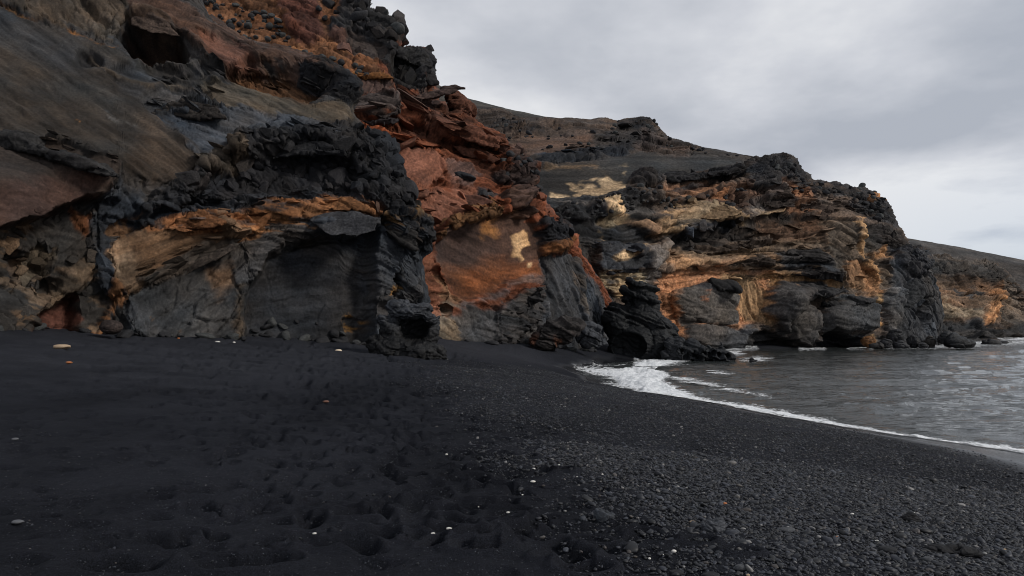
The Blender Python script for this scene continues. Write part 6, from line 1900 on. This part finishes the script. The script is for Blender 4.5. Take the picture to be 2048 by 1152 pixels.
# headland beds
embed(HEAD, HEAD_I, [(1330, 500), (1500, 462), (1640, 430), (1700, 450), (1730, 560), (1560, 560), (1340, 545)], 50, (8, 30), PLT, 21, 'rock_plate', out=.05, ang=0.0, tiltj=.12)
embed(HEAD, HEAD_I, [(1500, 370), (1610, 370), (1700, 400), (1720, 440), (1560, 440), (1500, 420)], 36, (6, 24), PLT, 22, 'rock_plate', out=.0, ang=.05)
embed(HEAD, HEAD_I, [(1500, 318), (1590, 322), (1610, 366), (1750, 388), (1800, 470), (1850, 525), (1820, 540), (1760, 450), (1690, 402), (1600, 392), (1500, 365)], 110, (5, 15), BLK, 23, 'lava_block', out=.15)
embed(HEAD, HEAD_I, [(1770, 500), (1845, 520), (1868, 660), (1780, 660), (1790, 580)], 30, (10, 34), BLK, 24, 'rock_block', out=-.25)
embed(HEAD, HEAD_I, [(1320, 395), (1500, 370), (1560, 400), (1480, 412), (1340, 420)], 40, (6, 20), BLK, 25, 'rock_block', out=0)
embed(HEAD, HEAD_I, [(1370, 450), (1490, 440), (1480, 478), (1380, 490)], 22, (8, 24), BLK, 26, 'rock_block', out=0)
embed(FARH, FARH_I, [(1850, 530), (2000, 548), (2048, 600), (2000, 650), (1870, 640)], 28, (4, 15), PLT, 31, 'rock_plate', out=.0)
embed(SLOPE, SLOPE_I, [(1050, 330), (1180, 305), (1260, 290), (1310, 262), (1240, 246), (1200, 270), (1100, 310)], 40, (8, 30), PLT, 32, 'rock_plate', out=0, ang=0)


# ------------------------------------------------------------------ things lying on the beach
def beach_point(px, py):
    x, y, z = on_sand(px, py)
    return x, y, z


LIGHT = {'white': plain_mat('white_shell', (0.62, 0.59, 0.55), .5, .2, 60), 'tan': plain_mat('tan_stone', (0.33, 0.24, 0.16), .75, .3, 40),
         'orange': plain_mat('orange_stone', (0.36, 0.13, 0.05), .75, .35, 50), 'brown': plain_mat('brown_stone', (0.13, 0.065, 0.045), .8, .3, 40),
         'grey': plain_mat('grey_stone', (0.085, 0.088, 0.095), .75, .3, 40), 'cream': plain_mat('cream_stone', (0.55, 0.45, 0.33), .7, .2, 40)}
SHAPE_CACHE = {}
BASE_ROUND = stone_shapes(4, 3, False, 77, .55)
BASE_ANG = stone_shapes(4, 3, True, 78, .6)


def beach_stone(name, px, py, wpx, hpx, mat, label, cat, k=0, ang=False, group=None, rz=0.0):
    x, y, z = beach_point(px, py + hpx * 0.45)
    key = (k % 4, ang, mat)
    if key not in SHAPE_CACHE:
        V, Fc = (BASE_ANG if ang else BASE_ROUND)[k % 4]
        V = V / np.array([np.ptp(V[:, 0]) / 2, np.ptp(V[:, 1]) / 2, np.ptp(V[:, 2]) / 2])
        SHAPE_CACHE[key] = mesh_np(name, V, Fc, mat)
    o = link(name, SHAPE_CACHE[key])
    rx = wpx * 0.5 * y / F
    rzz = hpx * 0.42 * y / F
    o.location = (x, y, z + rzz * (0.8 if ang else 0.6))
    o.scale = (rx, rx * 0.7, max(rzz, rx * .25))
    o.rotation_euler = (0, 0, rz)
    tag(o, label, cat, group)
    return o


GREYROCK = rock_mat('beach_rock', 0.006, attr=False, base=(0.075, .078, .085), rough=.8)
DARKROCK = rock_mat('dark_beach_rock', 0.006, attr=False, base=(0.030, .031, .034), rough=.75)
beach_stone('stone', 123, 691, 34, 12, LIGHT['tan'], 'large pale tan flat stone on the sand near the left cliff', 'stone', 0)
beach_stone('stone', 138, 724, 13, 6, LIGHT['orange'], 'orange red stone on the sand below the pale tan one', 'stone', 1)
beach_stone('stone', 677, 700, 14, 8, LIGHT['cream'], 'cream white stone on the sand left of the hollowed boulder', 'stone', 2)
beach_stone('stone', 652, 802, 13, 6, LIGHT['brown'], 'reddish brown stone half sunk in the middle sand', 'stone', 3)
beach_stone('stone', 30, 877, 14, 7, LIGHT['grey'], 'grey pebble at the left edge of the sand, farther one', 'stone', 0)
beach_stone('stone', 35, 1042, 24, 10, LIGHT['grey'], 'grey oval pebble at the left edge of the sand, nearer one', 'stone', 1)
beach_stone('stone', 357, 676, 6, 4, LIGHT['orange'], 'tiny orange stone at the foot of the grey fan wall', 'stone', 1)
beach_stone('stone', 1197, 969, 7, 6, LIGHT['orange'], 'orange pebble at the edge of sand and shingle', 'pebble', 2)
beach_stone('stone', 1450, 1006, 9, 6, LIGHT['orange'], 'orange pebble on the shingle above the grey rock', 'pebble', 0)
beach_stone('stone', 1385, 1043, 13, 8, LIGHT['tan'], 'tan oval pebble beside the grey rock', 'pebble', 1)
beach_stone('stone', 1674, 1073, 6, 4, LIGHT['orange'], 'tiny bright orange pebble on the right shingle', 'pebble', 2)
beach_stone('stone', 2009, 1098, 8, 4, LIGHT['tan'], 'pinkish tan chip at the far right of the shingle', 'pebble', 3)
beach_stone('stone', 1496, 1149, 8, 6, LIGHT['tan'], 'tan pebble at the bottom edge of the shingle', 'pebble', 3)
beach_stone('beach_rock', 1775, 1096, 36, 18, DARKROCK, 'dark rounded rock left of the long flat one', 'rock', 1, False)
beach_stone('beach_rock', 1573, 1057, 36, 12, GREYROCK, 'grey layered flat rock in the middle of the shingle', 'rock', 3, True)
beach_stone('beach_rock', 1855, 1116, 22, 14, GREYROCK, 'small grey rock under the long flat black one', 'rock', 0, False)
beach_stone('beach_rock', 1480, 1133, 26, 14, GREYROCK, 'grey faceted rock near the bottom of the shingle', 'rock', 2, True)
beach_stone('beach_rock', 1422, 1148, 36, 14, DARKROCK, 'dark flat rock cut by the bottom edge of the picture', 'rock', 0, False)
beach_stone('beach_rock', 1355, 1143, 28, 14, DARKROCK, 'dark rock with a white chip near the bottom edge', 'rock', 1, True)
beach_stone('beach_rock', 1404, 1000, 28, 9, DARKROCK, 'thin dark slab lying on the upper shingle', 'rock', 1, True)
for i, (px, py, blb, bc, W_, lab) in enumerate([
    (1430, 1062, [((-4, 0, 8), (25, 18, 15), (0, .2, 0)), ((8, 2, 14), (15, 13, 12))], (0.062, .066, .075), {'facet': .35, 'strata': .25, 'ang': .5, 'rough': .3}, 'pale grey angular rock standing on the shingle'),
    (1208, 1040, [((0, 0, 8), (16, 10, 17), (0, .35, 0)), ((8, 2, 4), (11, 9, 9))], (0.050, .055, .064), {'facet': .35, 'rough': .3}, 'right half of a split grey rock with a dark gap'),
    (1166, 1044, [((0, 0, 4), (9, 8, 10), (0, -.5, 0))], (0.040, .044, .052), {'facet': .3, 'rough': .3}, 'small left half of the split grey rock'),
    (1905, 1108, [((-24, 0, 5), (32, 12, 9)), ((14, 0, 6), (32, 13, 10), (0, .1, 0)), ((42, -2, 3), (14, 9, 7), (0, .3, 0))], (0.014, .014, .016), {'facet': .3, 'rough': .4, 'stria': .3, 'ang': .15}, 'long flat black rock lying at lower right of the shingle'),
    (1820, 1042, [((0, 0, 4), (20, 13, 9)), ((4, 2, 9), (10, 9, 8))], (0.017, .017, .019), {'facet': .35, 'rough': .4}, 'black peaked rock on the right shingle with a pale chip beside it')]):
    bx_, by_, bz_ = on_sand(px, py)
    o = big_rock('beach_rock', (bx_, by_, bz_), by_ / F, blb, 0.9, W_, base=bc, seed=260 + 3 * i, relax_it=3, rough=.7)
    tag(o, lab, 'rock')
WHITE = [(893, 908, 6, 4), (1067, 937, 8, 5), (1066, 962, 11, 5), (1045, 989, 4, 3), (1016, 1024, 8, 4), (898, 1056, 12, 6), (866, 1066, 9, 6), (877, 1110, 7, 5), (629, 1066, 9, 4),
         (978, 1134, 5, 3), (1155, 953, 5, 3), (1118, 929, 4, 3), (1140, 937, 5, 3), (957, 1013, 3, 3), (894, 718, 4, 2), (435, 683, 11, 4), (468, 684, 6, 4), (1348, 1101, 10, 8),
         (1299, 1116, 6, 5), (1407, 1073, 9, 4), (1410, 1078, 4, 3), (1705, 1027, 8, 5), (1837, 1040, 5, 5), (1754, 1081, 8, 5), (1360, 1148, 5, 4), (1828, 1025, 6, 4), (1205, 948, 4, 4), (1326, 1109, 4, 3)]
for i, (px, py, w, hh) in enumerate(WHITE):
    beach_stone('shell', px, py, w, hh, LIGHT['white'], 'small white shell fragment lying on the black sand or shingle', 'shell', i, False, 'white shell fragments')

# pebbles that show largest, one by one
PEB_M = []
for i, bc in enumerate([(0.011, .0125, .017), (0.017, .0195, .026), (0.026, .029, .038), (0.008, .009, .0125), (0.020, .020, .022)]):
    PEB_M.append(plain_mat('pebble_stone', bc, .6, .3, 35, .4))
PEBS = [mesh_np('pebble', V, Fc, PEB_M[i % 5]) for i, (V, Fc) in enumerate(stone_shapes(12, 2, False, 55, .6))]
rr = random.Random(17)
cnt = 0
while cnt < 290:
    y = 4.5 + 4.0 * rr.random() ** 1.2
    x = rr.uniform(0.4, 0.76 * y)
    if gravel_amount(np.array([x]), np.array([y]))[0] < 0.55 + .4 * rr.random():
        continue
    z = float(sand_z0(np.array([x]), np.array([y]))[0])
    r = 0.016 + 0.022 * rr.random() ** 2.2
    o = link('pebble', rr.choice(PEBS))
    o.location = (x, y, z + r * .35)
    o.scale = (r * rr.uniform(.9, 1.4), r * rr.uniform(.7, 1), r * rr.uniform(.7, 1))
    o.rotation_euler = (rr.uniform(-.3, .3), rr.uniform(-.3, .3), rr.uniform(0, 6.28))
    tag(o, 'dark rounded pebble, one of the larger ones in the foreground shingle', 'pebble', 'larger pebbles in the shingle')
    cnt += 1


def build_shingle():
    """all smaller pebbles: one object, points with instanced pebble shapes"""
    g = np.random.default_rng(23)
    pts, scl = [], []

    def add(n, y0, y1, x0f, x1f, size, spread, dens):
        y = np.sqrt(g.random(n) * (y1 * y1 - y0 * y0) + y0 * y0)
        x = (x0f + (x1f - x0f) * g.random(n)) * y
        k = g.random(n) < dens(x, y)
        x, y = x[k], y[k]
        z = sand_z0(x, y)
        ok = z > 0.28 + 0.16 * g.random(len(z))
        x, y, z = x[ok], y[ok], z[ok]
        r = size * np.exp(spread * g.normal(size=len(x)))
        P = np.stack([x, y, 0 * x], 1).astype(np.float32)
        z = z + 0.035 * fbm(P, 2.6, 3, seed=1) * np.clip(y / 20, .35, 1.6) + 0.2 * r
        pts.append(np.stack([x, y, z], 1))
        scl.append(r)
    gp = lambda x, y: gravel_amount(x + 0.5 * fbm(np.stack([x, y, 0 * x], 1).astype(np.float32), 1.6, 4, seed=9), y)
    add(72000, 4.2, 10, -0.3, 0.80, 0.0086, .5, lambda x, y: gp(x, y) * np.clip(1.15 - 0.0 * y, 0, 1))
    add(80000, 10, 22, -0.4, 0.80, 0.0105, .4, lambda x, y: gp(x, y))
    add(26000, 22, 34, -0.2, 0.45, 0.014, .3, lambda x, y: gp(x, y) * .8)
    add(14000, 4.2, 9, -0.80, 0.5, 0.0042, .4, lambda x, y: 0.4 + 0.6 * gp(x, y))
    P = np.concatenate(pts)
    r = np.concatenate(scl)
    n = len(P)
    me = bpy.data.meshes.new('shingle')
    me.vertices.add(n)
    me.vertices.foreach_set('co', P.astype(np.float32).ravel())
    a = me.attributes.new('scl', 'FLOAT_VECTOR', 'POINT')
    sv = np.stack([r * g.uniform(.9, 1.5, n), r * g.uniform(.75, 1.1, n), r * g.uniform(.5, .8, n)], 1)
    a.data.foreach_set('vector', sv.astype(np.float32).ravel())
    a = me.attributes.new('rot', 'FLOAT_VECTOR', 'POINT')
    rv = np.stack([g.normal(0, .3, n), g.normal(0, .3, n), g.uniform(0, 6.28, n)], 1)
    a.data.foreach_set('vector', rv.astype(np.float32).ravel())
    m, nn, l, b = new_mat('shingle_stone')
    oi = nn.new('ShaderNodeObjectInfo')
    c = rampn(nn, l, oi.outputs['Random'], [(0.0, (0.004, .0043, .0054)), (0.45, (0.0066, .0076, .0108)), (0.8, (0.0145, .0168, .0245)), (0.93, (0.034, .038, .048)), (0.975, (0.045, .036, .03)), (0.995, (0.17, .165, .16))])
    l.new(c, b.inputs['Base Color'])
    b.inputs['Roughness'].default_value = 0.55
    b.inputs['Specular IOR Level'].default_value = 0.4
    ng = bpy.data.node_groups.new('shingle', 'GeometryNodeTree')
    ng.interface.new_socket('Geometry', in_out='INPUT', socket_type='NodeSocketGeometry')
    ng.interface.new_socket('Geometry', in_out='OUTPUT', socket_type='NodeSocketGeometry')
    N, L = ng.nodes, ng.links
    gi, go = N.new('NodeGroupInput'), N.new('NodeGroupOutput')
    ic = N.new('GeometryNodeMeshIcoSphere')
    ic.inputs['Radius'].default_value = 1.0
    ic.inputs['Subdivisions'].default_value = 2
    sp = N.new('GeometryNodeSetPosition')
    nt = N.new('ShaderNodeTexNoise')
    nt.inputs['Scale'].default_value = 1.1
    nt.inputs['Detail'].default_value = 1.0
    vm = N.new('ShaderNodeVectorMath'); vm.operation = 'SUBTRACT'
    vm.inputs[1].default_value = (.5, .5, .5)
    vs = N.new('ShaderNodeVectorMath'); vs.operation = 'SCALE'
    vs.inputs['Scale'].default_value = 0.9
    L.new(nt.outputs['Color'], vm.inputs[0]); L.new(vm.outputs[0], vs.inputs[0])
    L.new(vs.outputs[0], sp.inputs['Offset'])
    L.new(ic.outputs['Mesh'], sp.inputs['Geometry'])
    ss = N.new('GeometryNodeSetShadeSmooth')
    L.new(sp.outputs[0], ss.inputs['Geometry'])
    sm = N.new('GeometryNodeSetMaterial')
    sm.inputs['Material'].default_value = m
    L.new(ss.outputs[0], sm.inputs['Geometry'])
    ip = N.new('GeometryNodeInstanceOnPoints')
    mtp = N.new('GeometryNodeMeshToPoints')
    L.new(gi.outputs[0], mtp.inputs['Mesh'])
    L.new(mtp.outputs[0], ip.inputs['Points'])
    L.new(sm.outputs[0], ip.inputs['Instance'])
    for nm, sock in (('scl', 'Scale'), ('rot', 'Rotation')):
        na = N.new('GeometryNodeInputNamedAttribute')
        na.data_type = 'FLOAT_VECTOR'
        na.inputs['Name'].default_value = nm
        if sock == 'Rotation':
            er = N.new('FunctionNodeEulerToRotation')
            L.new(na.outputs['Attribute'], er.inputs[0])
            L.new(er.outputs[0], ip.inputs['Rotation'])
        else:
            L.new(na.outputs['Attribute'], ip.inputs[sock])
    L.new(ip.outputs[0], go.inputs[0])
    me.materials.append(m)
    o = link('shingle', me)
    md = o.modifiers.new('pebbles', 'NODES')
    md.node_group = ng
    tag(o, 'dark pebble shingle covering the right foreground of the beach', 'shingle', kind='stuff')


build_shingle()
